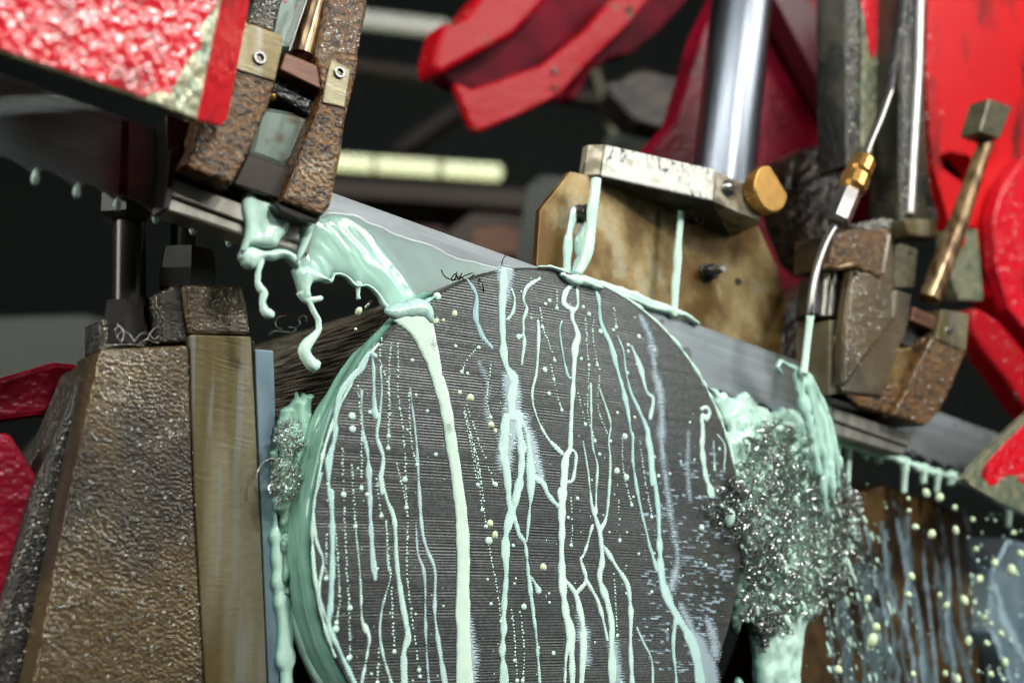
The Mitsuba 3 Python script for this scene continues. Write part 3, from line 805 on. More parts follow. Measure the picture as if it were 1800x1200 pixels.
kn = thing('knurled_knob', 'brass thumb knob with a knurled rim and one flat side', 'knob')
wk = float((FU.p(CD[1:2], 0)[0] - O) @ N) + .012
c2d = FS.at(sK([(1602, 458)]), wk)[0]
rk = 41.5 * FS.px(1356, 332, wk)
flat = np.array([math.cos(math.radians(52)), math.sin(math.radians(52))])
def ring(nn2, r, amp=0):
    a = np.arange(nn2) * 2 * np.pi / nn2
    p = np.c_[np.cos(a), np.sin(a)] * (r * (1 + amp * (np.arange(nn2) % 2)))[:, None] if amp else np.c_[np.cos(a), np.sin(a)] * r
    over = np.maximum(p @ flat - .66 * rk, 0)
    return c2d + p - over[:, None] * flat
obj('rim', slab2(FS, ring(84, rk * .965, .06), wk - .0012, .0085, .0003, 0), 'brass', kn, 20)
obj('cap', slab2(FS, ring(72, rk * .985), wk, .0016, .0008, 0), 'brass', kn)
c3d = FS.p(c2d, wk)[0]
obj('stem', lathe([(.0068, -.05), (.0068, -.0098)], c3d, N, 24), 'brown_rod', kn)
obj('collar', lathe([(.0095, -.03), (.0095, -.018), (.007, -.016)], c3d, N, 24), 'dark_steel', kn)

# ------------------------------------------------------------------ right band guide
k = thing('band_guide', 'right band guide of brown cast arms, blurred, beside the coolant nozzle', 'saw guide')
obj('arm', slab(sR([(130, 150), (240, 128), (440, 130), (460, 300), (452, 440), (552, 470), (530, 650), (480, 770), (395, 1015), (180, 990), (150, 700), (200, 600), (235, 340), (125, 330)]), .018, .034, .002, .0015), 'cast_iron', k)
obj('arm_face', slab(sR([(240, 345), (330, 355), (385, 392), (455, 438), (450, 622), (330, 780), (190, 975), (200, 640)]), .026, .008, .0028, .002), 'cast_iron', k, label='raised sparkling wet face of the left arm')
obj('edge_facet', slab(sR([(452, 455), (478, 452), (470, 560), (448, 625)]), .0265, .004, .0014, .001), 'pad_steel', k)
obj('side_face', slab(sR([(118, 605), (208, 622), (190, 990), (112, 1005)]), .014, .03, .001, .001), 'machined_steel', k)
obj('arm_cover', slab(sR([(140, 150), (240, 125), (440, 125), (440, 165), (405, 370), (385, 385), (300, 345), (240, 330), (110, 325)]), .022, .01, .002, .002), 'cast_rust', k)
obj('cover_edge', slab(sR([(425, 150), (445, 150), (412, 350), (392, 372)]), .0228, .004, .0016, .001), 'pad_steel', k)
obj('arm', slab(sR([(698, 715), (838, 770), (742, 1000), (692, 1095), (622, 1165), (450, 1112), (525, 960), (600, 800), (660, 690)]), .022, .034, .002, .0015), 'cast_rust', k)
obj('arm_patch', slab(sR([(706, 550), (852, 575), (835, 772), (676, 708)]), .0235, .02, .0008), 'machined_steel', k)
screw(k, FS.pt(*sR([(750, 662)])[0], .0238), N, 20 / 3 * FS.px(1660, 580, .022), 'steel')
obj('bridge_block', slab(sR([(560, 536), (712, 600), (675, 662), (545, 610)]), .020, .03, .001), 'rust_block', k)
obj('clamp_block', slab(sR([(535, 615), (665, 662), (625, 790), (480, 730)]), .010, .024, .001), 'rubber', k)
c = FS.pt(*sR([(590, 738)])[0], .010)
obj('clamp_bolt', lathe([(.0052, -.002), (.0052, .005), (.0035, .006), (0, .006)], c, N, 6), 'brown_rod', k, False)
obj('wear_plate', slab(sR([(455, 760), (560, 745), (548, 900), (500, 1010), (370, 1010), (420, 900)]), .012, .02, .002, .002), 'brown_plate', k)
obj('lower_web', slab(sR([(185, 985), (260, 950), (400, 900), (520, 960), (455, 1110), (280, 1065)]), .016, .02, .002, .001), 'cast_rust', k)
obj('hinge_plate', slab(sR([(468, 215), (500, 205), (582, 235), (562, 435), (452, 440)]), .004, .01, .0012), 'greasy_steel', k)
c = FS.pt(*sR([(537, 250)])[0], .004)
screw(k, c, N, 16 / 3 * FS.px(1600, 440, .0), 'dark_steel')
obj('shoe', slab(sR([(110, 1008), (285, 1062), (270, 1085), (120, 1050)]), .012, .024, .001), 'dark_steel', k)
obj('guide_pad', slab([(1462, 714), (1602, 762), (1598, 785), (1466, 738)], .006, .0195, .0008, .0006), 'pad_steel', k)
obj('guide_pad_chamfer', slab([(1465, 739), (1598, 786), (1588, 800), (1466, 764)], .0035, .017, .0015, .0006), 'pad_steel', k)
obj('chip_wedge', slab(sR([(222, 100), (440, 60), (448, 130), (260, 150)]), .014, .02, .003, .003), 'cast_black', k)
k = thing('support_column', 'dark column with a bright rounded edge standing left of the red saw body', 'column')
obj('column', slab([(1590, -70), (1634, -70), (1628, 200), (1637, 330), (1655, 380), (1645, 415), (1590, 400), (1586, 300)], .0, .03, .004, .003), 'beam_dark', k)
obj('bright_edge', tube([FS.pt(1617, -70, .0015), FS.pt(1613, 120, .0015), FS.pt(1600, 376, .0015)], 8.5 * FS.px(1610, 200, 0), 16), 'steel', k)
obj('foot', slab([(1588, 384), (1640, 386), (1655, 418), (1600, 414)], .004, .02, .002, .001), 'machined_steel', k)
k = thing('support_column', 'grey pitted column with red flaking paint right of the deep red panel', 'column')
obj('column', slab([(1488, -70), (1513, -70), (1512, 292), (1492, 290)], -.01, .03, .003, .001), 'beam_dark', k)
obj('painted_web', slab([(1514, -70), (1556, -70), (1550, 60), (1540, 200), (1533, 280), (1514, 300)], -.026, .01, .001), 'bare_primer', k)
obj('red_flake', slab([(1512, -70), (1552, -70), (1549, 70), (1535, 105), (1528, 92), (1520, 30), (1514, 8)], -.0255, .0008, .0004, .001), 'red_hammered', k)
k = thing('clamp_lever', 'brown lever rod with a square steel knob in front of the red saw body', 'lever')
lp = [(1737, 236, 11.5), (1712, 310, 14), (1684, 395, 17), (1655, 470, 20), (1634, 526, 20)]
obj('rod', tube([FS.pt(x, y, .03 - .004 * i) for i, (x, y, r) in enumerate(lp)], [r * FS.px(x, y, .03) for x, y, r in lp], 22), 'brown_rod', k)
obj('square_knob', slab([(1747, 176), (1780, 187), (1758, 244), (1736, 236), (1722, 231), (1739, 173)], .040, .017, .0012, .0006), 'greasy_steel', k)

# coolant nozzle with its fittings and hose
k = thing('coolant_nozzle', 'bent steel coolant pipe with brass fittings beside the right guide', 'pipe')
WN = .034
pp = [(1467, 398), (1452, 425), (1437, 468), (1429, 510), (1425, 552)]
obj('pipe', tube(smooth_path([FS.pt(x, y, WN) for x, y in pp], .003), 7.6 * FS.px(1440, 460, WN), 20), 'steel', k, True)
def axis_lathe(name, pts, m, n, sm=32):
    p0, p1 = FS.pt(pts[0][0], pts[0][1], WN), FS.pt(pts[-1][0], pts[-1][1], WN)
    ax = (p1 - p0) / np.linalg.norm(p1 - p0)
    pr = [(0, 0)]
    for x, y, r in pts:
        pr.append((r * FS.px(1490, 340, WN), float((FS.pt(x, y, WN) - p0) @ ax)))
    obj(name, lathe(pr + [(0, pr[-1][1])], p0, ax, n), m, k, sm)
axis_lathe('hex_nut', [(1470, 394, 16), (1472, 389, 21), (1483, 360, 22), (1492, 340, 21), (1495, 333, 17)], 'steel', 6, False)
axis_lathe('brass_nut', [(1494, 338, 18), (1497, 331, 25), (1505, 312, 25), (1507, 306, 18)], 'brass', 14, 20)
axis_lathe('brass_nut', [(1506, 308, 18), (1508, 303, 23), (1517, 283, 22), (1521, 276, 14)], 'brass', 14, 20)
hp = [(1520, 280), (1530, 250), (1545, 215), (1556, 185), (1565, 160)]
obj('braided_hose', tube(smooth_path([FS.pt(x, y, WN) for x, y in hp], .0012), np.tile([6.4, 7.4], 60)[:len(smooth_path([FS.pt(x, y, WN) for x, y in hp], .0012))] * FS.px(1545, 215, WN), 14), 'steel', k)
obj('hose', tube(smooth_path([FS.pt(x, y, WN - .004) for x, y in [(1563, 166), (1572, 110), (1584, 40), (1596, -60)]], .004), 10 * FS.px(1575, 90, WN), 16), 'rubber', k)
obj('strap', tube(smooth_path([FS.pt(*sR([q])[0], .030) for q in [(85, 325), (150, 332), (230, 318), (300, 345)]], .003), .0022, 10), 'brown_rod', k)
k = thing('ribbed_guard', 'greyish ribbed steel guard right behind the bent coolant pipe', 'guard')
obj('guard', slab(sR([(75, 362), (240, 350), (222, 590), (50, 592)]), .008, .02, .003, .003), 'dark_steel', k)
for x in (95, 130, 190, 222):
    obj('rib', tube([FS.pt(*sR([(x + 6, 362)])[0], .009), FS.pt(*sR([(x - 16, 585)])[0], .009)], .0024, 10), 'pad_steel', k)
obj('lower_plate', slab(sR([(42, 600), (120, 604), (112, 1000), (40, 860)]), -.008, .012, .001), 'machined_steel', k)

# ------------------------------------------------------------------ coolant
def pour(name, label, mc, m='coolant', cate='coolant', **kw):
    mesh, col = mc
    return obj(name, mesh, m, None, color=col, label=label, cate=cate, **kw)


FACE = dict(w=.00005, groove=.00028, fr=FG, hmax=.00055, edge=.0010, thick=.0005)
LEFTG = 'coolant splashing over the left guide pad'
# streams hitting the left guide
pour('coolant_splash', 'mint coolant sheet flowing over the left guide pad', fluid([], [sC([(85, 62), (108, 45), (135, 48), (190, 82), (262, 95), (268, 150), (318, 188), (362, 222), (348, 290), (300, 348), (285, 380), (215, 385), (130, 372), (92, 420), (72, 400), (96, 320), (100, 250), (82, 150)])],
     w=.0062, hmax=.0040, edge=.006, res=.0005, ripple=.9, ripfreq=(110, 60), seed=3, both=True, thick=.002, thin=np.array([.10, .25, .24])))
pour('coolant_tongue', 'narrow mint coolant tongue crossing the end of the left guide pad', fluid([], [sC([(418, 222), (502, 226), (498, 290), (475, 360), (440, 430), (402, 480), (408, 420), (428, 340)])], w=.0062, hmax=.0030, edge=.004, res=.0005, ripple=.5, seed=5, both=True, thick=.002))
pour('coolant_roll', 'rolled edge of mint coolant hanging under the left guide pad', fluid([sC([(80, 440, 26), (125, 475, 32), (170, 450, 22)])], [sC([(60, 420), (90, 375), (140, 372), (210, 402), (300, 390), (390, 420), (425, 475), (405, 512), (365, 480), (330, 452), (300, 452), (258, 468), (215, 455), (180, 482), (140, 514), (108, 498), (62, 450)])],
     w=.0025, hmax=.0055, edge=.007, res=.0005, ripple=.8, ripfreq=(120, 120), seed=9, both=True, thick=.003))
sheet = [(505, 226), (560, 205), (640, 180), (735, 212), (850, 310), (960, 450), (1060, 580), (1120, 680), (1090, 745), (1040, 775), (990, 795), (962, 772), (935, 735), (906, 712), (886, 668), (850, 630), (812, 606), (785, 608), (745, 606), (715, 568), (680, 548), (622, 535), (604, 582), (560, 578), (495, 590), (480, 640), (488, 670), (440, 695), (415, 650), (392, 570), (374, 522), (400, 500), (440, 430), (480, 340)]
pour('coolant_sheet', 'broad mint sheet of coolant streaming along the saw band to the bar', fluid([], [sC(sheet)], w=-.0142, hmax=.0016, edge=.012, res=.0006, ripple=.5, ridge=.0018, blur=1.1, ripfreq=(30, 190), ripdir=-.62, seed=12, rough=.0012, rfreq=150, thick=.0024,
     thin=np.array([.16, .21, .21]), full=np.array([.46, .74, .62])))
pour('coolant_web', 'folded coolant web where the sheet tears below the band', fluid([], [sC([(374, 522), (400, 500), (470, 498), (560, 545), (604, 582), (560, 585), (495, 592), (482, 640), (490, 668), (470, 690), (440, 695), (415, 650), (392, 575)])], w=-.010, hmax=.0042, edge=.005, res=.0005, ripple=.9, ripfreq=(120, 90), seed=15, both=True, thick=.003))
pour('coolant_bead', 'thick wavy lower rim of the coolant sheet beside the bar', fluid([sC([(560, 585, 10), (604, 580, 12), (625, 540, 8), (690, 552, 9), (745, 606, 12), (785, 608, 9), (815, 606, 9), (855, 632, 11), (888, 672, 14), (912, 715, 20), (950, 750, 26), (990, 780, 26)])], [], w=-.0125, hmax=.003, edge=.0035, res=.0005, both=True, thick=.002, seed=2))


def thread(label, pts, w, group=None):
    key = number('coolant_drip')
    obj('coolant_drip', drip(pts, w), 'coolant_plain', None, True, label=label, cate='coolant', group=group)


thread('shorter coolant thread hanging left below the left guide pad', sC([(195, 455, 24), (180, 520, 17), (176, 580, 17), (190, 620, 24), (214, 652, 25), (204, 700, 18), (212, 745, 26), (238, 770, 32), (268, 778, 20)]), .003)
thread('long curling coolant thread falling in front of the bar flank', sC([(430, 640, 34), (452, 680, 28), (478, 705, 18), (505, 760, 17), (532, 810, 18), (536, 860, 18), (505, 905, 24), (468, 945, 34), (448, 990, 38), (470, 1035, 36), (505, 1075, 40), (528, 1050, 22)]), -.010)
thread('short coolant nub sticking out of the long thread', sC([(470, 690, 20), (510, 688, 18), (545, 680, 17), (552, 672, 12)]), -.010)
thread('small coolant drip under the middle of the coolant sheet', sC([(765, 590, 26), (765, 625, 14), (765, 660, 11), (767, 684, 15)]), -.0135)

pour('coolant_film', 'thin watery coolant film spread over the band above the bar', fluid([], [[(556, 380), (610, 372), (700, 405), (800, 448), (880, 474), (840, 486), (790, 505), (745, 524), (705, 545), (650, 500)]], w=-.01425, hmax=.0004, edge=.016, seed=17, rough=.003, rfreq=60, ripple=.8, ripfreq=(26, 160), ripdir=-.62, thick=.0005, thin=np.array([.20, .24, .24]), full=np.array([.34, .47, .44])))
# impact on the face and the wide run below it
P6 = [(340, 388), (380, 345), (420, 318), (462, 300), (484, 330), (500, 395), (516, 480), (530, 590), (505, 640), (480, 580), (440, 500), (400, 440), (360, 410)]
wide = c2([(812, 40, 24), (838, 150, 24), (862, 300, 23), (884, 450, 23), (900, 600, 25), (905, 750, 27), (902, 900, 28), (906, 1050, 30), (912, 1260, 36)])
pour('coolant_run', 'widest mint coolant run down the left half of the sawn face', fluid([c6([(470, 420, 42), (490, 500, 40), (510, 570, 30), (528, 650, 24), (550, 740, 22)]) + wide], [c6(P6)], **{**FACE, 'hmax': .0011, 'edge': .0022, 'groove': .00018, 'rough': .0005, 'rfreq': 160, 'ripple': .35, 'wob': .2, 'full': np.array([.64, .82, .68])}))
pour('coolant_splash', 'churned coolant lump where the sheet strikes the top left of the bar', fluid([c6([(318, 352, 16), (352, 352, 30), (400, 345, 36), (445, 338, 32), (480, 352, 24), (496, 392, 14)]), c6([(470, 320, 14), (500, 300, 8), (528, 287, 6)]), c6([(496, 384, 10), (512, 398, 9), (524, 396, 10)])], [], w=.0003, hmax=.0026, edge=.006, res=.0005, ripple=.8, ridge=.0012, ripfreq=(210, 90), ripdir=.5, seed=21, both=True, thick=.004, rough=.0008))
# runs on the face: (label, lines)
RUNS = [
    ('coolant run hugging the left edge of the sawn face', [c6([(262, 540, 7), (238, 528, 9), (205, 590, 11), (160, 640, 10), (118, 700, 11), (98, 790, 12), (92, 890, 11), (68, 980, 13), (66, 1060, 12), (76, 1180, 11)]), c2([(398, 470, 10), (402, 600, 10), (402, 750, 10), (396, 900, 10), (390, 985, 10), (432, 1080, 9), (500, 1230, 10)])]),
    ('short tear shaped run beside the left edge run', [c6([(250, 530, 4), (256, 600, 8), (258, 700, 9), (262, 770, 14), (268, 795, 12)])]),
    ('thin wavy run left of the widest run', [c6([(285, 590, 4), (291, 680, 5), (282, 790, 6), (270, 880, 7), (297, 970, 8), (286, 1060, 8), (290, 1120, 8)]), c2([(590, 420, 8), (612, 500, 8), (640, 580, 9), (650, 750, 10), (672, 900, 11), (692, 1020, 12), (676, 1090, 11), (680, 1260, 13)])]),
    ('bluish straight run ending in a round drop at the left', [c6([(205, 690, 4), (210, 850, 5), (232, 960, 9), (242, 1140, 9)]), c2([(546, 480, 8), (550, 600, 8), (558, 720, 9), (566, 785, 13), (567, 798, 11)])]),
    ('slim bluish run just left of the widest run', [c2([(700, 70, 3), (725, 280, 4), (735, 450, 6), (745, 600, 7), (765, 690, 7), (796, 770, 7), (795, 930, 7), (815, 1080, 8), (845, 1260, 9)])]),
    ('faint thin run between two bluish runs at lower left', [c2([(722, 580, 3), (730, 700, 4), (756, 790, 5), (760, 1000, 5), (775, 1260, 6)])]),
    ('thin run bending at the lower left of the face', [c2([(608, 580, 3), (615, 740, 4), (624, 800, 4), (592, 920, 4), (588, 1050, 5), (640, 1240, 6)])]),
    ('thin run with a bead in it at the lower left', [c2([(490, 600, 3), (508, 780, 4), (515, 950, 5), (528, 990, 10), (543, 1040, 6), (515, 1200, 5), (512, 1260, 5)])]),
    ('outermost thin run at the left rim of the face', [c2([(362, 395, 4), (330, 520, 5), (340, 650, 5), (367, 735, 5), (350, 850, 5), (382, 965, 4)])]),
    ('faint bluish streak at the upper left of the face', [c6([(650, 215, 5), (690, 285, 9), (688, 380, 11), (718, 460, 10), (756, 505, 10)])]),
    ('broad branching milky run down the middle of the face', [c6([(805, 185, 22), (800, 300, 14), (800, 420, 17), (808, 555, 16), (828, 605, 20), (848, 645, 27), (838, 720, 30), (840, 790, 34)]), c6([(840, 262, 7), (851, 300, 7), (846, 350, 7), (822, 388, 7)]),
        c6([(815, 800, 20), (805, 950, 22), (818, 1030, 15), (826, 1140, 15)]), c6([(868, 800, 24), (882, 950, 17), (872, 1070, 15), (852, 1150, 15)]), c6([(882, 810, 14), (905, 880, 11), (915, 960, 14), (920, 1060, 18), (918, 1160, 8)]),
        c6([(930, 1050, 16), (968, 1075, 13), (992, 1125, 11), (1035, 1175, 14)]),
        c3([(208, 170, 17), (205, 250, 18), (222, 350, 13), (225, 420, 12), (238, 480, 18)]), c3([(265, 120, 16), (280, 220, 17), (276, 330, 15), (262, 430, 12), (236, 490, 18), (218, 560, 15), (212, 640, 16), (216, 740, 16), (208, 850, 15), (205, 960, 13), (200, 1060, 13), (206, 1160, 16), (212, 1300, 18)]),
        c3([(250, 500, 12), (270, 570, 10), (294, 610, 10), (305, 690, 9), (312, 770, 9), (330, 900, 8), (346, 1040, 7), (362, 1260, 7)]), c3([(318, 340, 14), (316, 450, 7), (302, 600, 6)]), c3([(308, 735, 6), (338, 780, 7), (352, 812, 11)])]),
    ('looped run right of the middle joining a feeder from the left', [c6([(1105, 228, 11), (1066, 275, 9), (1060, 320, 9), (1096, 348, 11)]), c6([(1113, 235, 7), (1117, 330, 7), (1097, 350, 11), (1096, 390, 11), (1118, 455, 14), (1106, 510, 15), (1100, 620, 11), (1090, 800, 12), (1085, 930, 15), (1066, 970, 20), (1060, 1060, 18), (1050, 1170, 17)]),
        c6([(950, 395, 7), (952, 470, 7), (945, 600, 6), (925, 700, 7), (942, 790, 6), (988, 885, 7), (1050, 950, 10)]),
        c3([(452, 400, 19), (450, 600, 16), (452, 750, 15), (465, 890, 17), (486, 980, 18), (492, 1100, 15), (498, 1300, 17)]), c3([(490, 215, 6), (510, 240, 6), (497, 340, 7), (470, 352, 9)]),
        c3([(460, 758, 9), (508, 825, 11), (528, 900, 16), (538, 960, 17), (541, 1060, 13), (530, 1260, 13)]), c3([(508, 825, 9), (552, 765, 9), (530, 680, 9), (545, 655, 7), (580, 535, 6)]), c3([(552, 765, 9), (600, 850, 9), (625, 935, 9), (642, 1015, 8)]), c3([(478, 1010, 8), (466, 1120, 7), (460, 1300, 9)])]),
    ('thin crooked run near the top, left of the loop', [c6([(958, 215, 8), (905, 250, 7), (888, 300, 6), (903, 340, 7), (888, 390, 6), (888, 445, 6), (868, 460, 9)]), c6([(890, 450, 6), (892, 492, 9), (880, 580, 5)])]),
    ('hair thin run closing back on the looped run', [c6([(1050, 395, 3), (1042, 440, 4), (1060, 560, 4), (1078, 630, 5), (1094, 632, 5)])]),
    ('straight mint run slanting down from the splash under the bolt', [c6([(1180, 230, 15), (1205, 300, 9), (1216, 400, 9), (1258, 500, 10), (1285, 600, 10), (1310, 690, 11), (1330, 780, 8), (1340, 850, 5), (1352, 885, 6)]), c3([(750, 150, 6), (752, 280, 7), (780, 450, 7), (812, 585, 7), (832, 660, 8), (852, 722, 9)])]),
    ('long mint run swinging right at the lower right of the face', [c6([(1285, 455, 4), (1310, 520, 5), (1320, 600, 5), (1340, 690, 7), (1378, 775, 9), (1408, 850, 11), (1418, 950, 11), (1430, 1080, 12)]), c3([(812, 130, 12), (835, 300, 13), (855, 450, 13), (862, 600, 14), (868, 720, 15), (885, 810, 17), (925, 900, 18), (985, 1000, 20), (1018, 1090, 21), (1045, 1280, 28)]), c3([(930, 930, 11), (920, 1040, 9), (930, 1150, 8), (940, 1290, 9)])]),
    ('forked run in the lower middle of the face', [c3([(572, -60, 5), (578, 180, 6), (600, 280, 6), (596, 380, 6), (594, 480, 9)]), c3([(540, 180, 4), (560, 300, 5), (577, 450, 7), (592, 500, 10), (604, 540, 14), (616, 600, 12), (620, 690, 12), (610, 760, 14), (640, 850, 14), (660, 950, 14), (660, 1040, 16), (668, 1300, 20)]), c3([(610, -40, 4), (655, 100, 5), (648, 180, 5), (655, 280, 6), (640, 490, 7), (612, 555, 10)]),
        c3([(628, 625, 9), (682, 712, 9), (726, 785, 10), (741, 900, 11), (740, 1050, 11), (752, 1300, 12)])]),
    ('hooked little run at the right edge of the face', [c3([(1040, 45, 9), (1060, 38, 8), (1075, 58, 9), (1062, 82, 10), (1040, 70, 9), (1045, 140, 9), (1042, 210, 12), (1056, 320, 12), (1082, 400, 16)])]),
    ('thin run at the lower right between two mint runs', [c3([(768, 968, 4), (795, 1030, 5), (830, 1110, 5), (834, 1280, 6)])]),
    ('bluish upright streak second from the right rim', [c6([(1345, 500, 6), (1382, 590, 11), (1408, 690, 11), (1436, 720, 9), (1424, 800, 10)])]),
    ('small run hanging from the right rim of the face', [c3([(1105, 150, 5), (1138, 200, 6), (1135, 300, 6)])]),
    ('short thin run beside the small run at the right rim', [c3([(1090, 180, 4), (1095, 300, 5)])]),
]
tone = np.random.default_rng(5).random(len(RUNS)) ** 1.5
for i, (lb, ls) in enumerate(RUNS):
    film_ = 'bluish' in lb or 'faint' in lb
    pour('coolant_run', lb, fluid(ls, [], seed=30 + i, res=.00055, rough=.00042, rfreq=260, **{**FACE, 'wob': 1.5, 'full': np.array([.66, .85, .74]) * (1 - tone[i]) + np.array([.40, .64, .60]) * tone[i], **({'hmax': .0003, 'thin': np.array([.26, .40, .46])} if film_ else {})}))
BLUE = {**FACE, 'hmax': .00035, 'groove': .0022, 'rough': .0012, 'edge': .0015, 'thin': np.array([.17, .225, .26]), 'full': np.array([.36, .46, .50])}
PALE = {**FACE, 'hmax': .00030, 'groove': .0024, 'rough': .0012, 'edge': .0015, 'thin': np.array([.20, .28, .31]), 'full': np.array([.42, .55, .57])}
FILMS = [
    ('longest bluish serrated film down the right half of the sawn face', BLUE, [c6([(1385, 380, 14), (1428, 480, 17), (1446, 620, 16), (1470, 720, 16), (1472, 900, 22)]), c3([(866, 150, 16), (872, 200, 14), (880, 260, 13), (892, 360, 14), (908, 480, 14), (930, 600, 14), (940, 690, 13), (915, 790, 22)])]),
    ('short bluish serrated film between the longest film and the right rim', BLUE, [c3([(985, 150, 7), (982, 300, 9), (992, 430, 9)])]),
    ('wide bluish film beside the run that swings right at the bottom', BLUE, [c3([(955, 880, 16), (1010, 1000, 24), (1065, 1120, 44), (1070, 1280, 44)])]),
    ('bluish feathered film around the trunk of the branching run', PALE, [c6([(830, 640, 36), (845, 740, 44), (830, 850, 46), (812, 960, 36), (806, 1000, 24)])]),
    ('bluish feathered film right of the fork of the branching run', PALE, [c6([(892, 800, 18), (930, 960, 30), (960, 1060, 20)])]),
    ('feathered film below the split of the looped run', PALE, [c3([(525, 920, 20), (540, 980, 26), (552, 1100, 24)])]),
    ('bluish film fanning out right of the forked run at the bottom', PALE, [c3([(668, 1040, 20), (680, 1120, 28), (692, 1280, 36)])]),
    ('bluish film at the lower right of the widest run', PALE, [c3([(58, 930, 16), (70, 1060, 24), (74, 1280, 34)])]),
    ('feathered film at the very top of the branching run', PALE, [c6([(812, 195, 34), (812, 250, 26), (808, 300, 20)])]),
    ('bluish patch left of the trunk of the branching run', PALE, [c6([(700, 570, 7), (735, 650, 8), (730, 760, 9), (745, 810, 8)])]),
    ('bluish ragged film patch at the lower right rim of the face', BLUE, [c3([(1060, 920, 14), (1090, 1010, 26), (1100, 1080, 26)])]),
]
for i, (lb, kw, ls) in enumerate(FILMS):
    pour('coolant_film', lb, fluid(ls, [], seed=60 + i, **kw))
pour('coolant_spray', 'patch of fine bluish spray marks at the lower right of the face', fluid([[(a, b, 1.3), (a + 6 * d, b + 1, 1.9)] for a, b, d in zip(1120 + 160 * rng.random(330) ** .7, 780 + 410 * rng.random(330) ** .75, .4 + 1.6 * rng.random(330)) if (a - 920) ** 2 / 362 ** 2 + (b - 930) ** 2 / 450 ** 2 < 1], [],
     seed=62, **{**FACE, 'hmax': .0005, 'groove': .0006, 'rough': .0006, 'thin': np.array([.13, .18, .22]), 'full': np.array([.36, .48, .54]), 'thick': .0006}), kind='stuff')

# rim of coolant round the face
def rim_pts(a0, a1, n):
    return [(c[0], c[1]) for c in (((RB - .0006) * math.cos(a), (RB - .0006) * math.sin(a)) for a in np.radians(np.linspace(a0, a1, n)))]


def rim_tube(a0, a1, r, seed):
    q = np.array(rim_pts(a0, a1, 160))
    rr = r * (.5 + 1.0 * meshkit.noise(np.c_[np.arange(160) * .22, np.zeros((160, 2))], seed))
    return tube(FB.p(q, -.0008), rr, 8)


obj('coolant_bead', rim_tube(78, 15, .0014, 1), 'coolant_plain', None, True, label='thin pale coolant bead along the right rim of the sawn face', cate='coolant')
obj('coolant_bead', rim_tube(140, 205, .0008, 2), 'coolant_plain', None, True, label='thin pale coolant bead along the left rim of the sawn face', cate='coolant')
c7 = crop(850, 350, 3)
pour('coolant_splash', 'pale coolant puddle on the bar top where the left stream lands', fluid([c7([(410, 400, 12), (470, 425, 26), (520, 430, 24), (590, 460, 16), (620, 470, 12)]), c7([(290, 358, 8), (350, 358, 10), (420, 380, 14)])], [], w=.0012, hmax=.003, edge=.003, both=True, seed=70, rough=.0007, thick=.002))
pour('coolant_bead', 'wavy coolant bead lying along the top edge of the band under the plate', fluid([c7([(500, 418, 20), (600, 445, 18), (740, 490, 22), (870, 545, 22), (980, 585, 18), (1060, 612, 18), (1128, 655, 10)]), c7([(640, 470, 10), (760, 520, 14), (880, 570, 12), (990, 600, 12)])], [], w=-.012, hmax=.0032, edge=.003, both=True, seed=71, rough=.0008, thick=.002, ripple=.6))
thread('left coolant stream pouring past the bolt of the brown plate', [(1048, 315, 9), (1045, 345, 9.5), (1041, 370, 10), (1040, 390, 9), (1037, 415, 9.5), (1033, 440, 11), (1026, 462, 9), (1015, 482, 7)], -.008)
thread('straight right coolant stream falling from the worn block', [(1197, 372, 5.5), (1195, 400, 6), (1192, 430, 6), (1191, 452, 8), (1190, 475, 7), (1187, 500, 7.5), (1186, 530, 6.5), (1183, 556, 7.5)], -.012)
pour('coolant_film', 'milky coolant sheet running down from the bolt on the brown plate', fluid([c7([(478, 60, 26), (470, 110, 22), (450, 190, 22), (440, 300, 24), (440, 390, 24)]), c7([(530, 130, 16), (505, 230, 26), (510, 320, 30), (490, 390, 26)])], [], w=WP + .0002, hmax=.0022, edge=.004, seed=73, ripple=.7, ripfreq=(150, 50), thick=.0018, thin=np.array([.38, .52, .60])))

# flank of the bar behind the sawn edge
def flank_map(ab, h):
    ph, ww = ab[:, 0] / RB, ab[:, 1]
    r = RB + .0001 + h
    return O + (r * np.cos(ph))[:, None] * U + (r * np.sin(ph))[:, None] * Z + ww[:, None] * N


def arc(L):      # (angle in degrees, offset along the axis in mm) -> arc coordinates
    return [(RB * math.radians(a), b / 1000) for a, b in L]


ident = lambda pts: np.asarray(pts, float)
fcol = dict(mapf=flank_map, conv=ident, res=.0008)
pour('flank_coolant', 'green coolant film washing down the left flank of the bar', fluid([], [arc([(122, -2), (122, -14), (135, -15), (146, -20), (158, -26), (168, -30), (180, -34), (200, -36), (225, -36), (240, -36), (240, -2), (200, -1.5), (170, -1.5), (145, -1.5)])], hmax=.0022, edge=.006, ripple=1.0, ripfreq=(16, 200), seed=80, rough=.003, rfreq=60, thick=.0026, thin=np.array([.02, .07, .055]), full=np.array([.20, .40, .31]), ridge=.0012, **fcol))
pour('flank_coolant', 'bright mint stream beside the bluish liner at the lower left', fluid([], [arc([(166, -20), (170, -31), (180, -35), (200, -38), (238, -38), (238, -24), (215, -20), (195, -25), (180, -23)])], hmax=.0045, edge=.006, ripple=.5, ripfreq=(14, 150), seed=81, rough=.002, rfreq=80, thick=.004, thin=np.array([.16, .40, .30]), **fcol))
pour('coolant_stream', 'bright mint stream falling between the bluish liner and the bar', fluid([[(486, 880, 6), (484, 940, 9), (492, 1020, 13), (500, 1100, 13), (506, 1290, 15)], [(498, 885, 5), (505, 930, 6), (508, 980, 5)]], [], w=-.029, both=True, hmax=.004, edge=.005, ripple=.6, ripfreq=(120, 30), seed=84, rough=.0012, rfreq=90, thick=.003, thin=np.array([.12, .34, .26])))
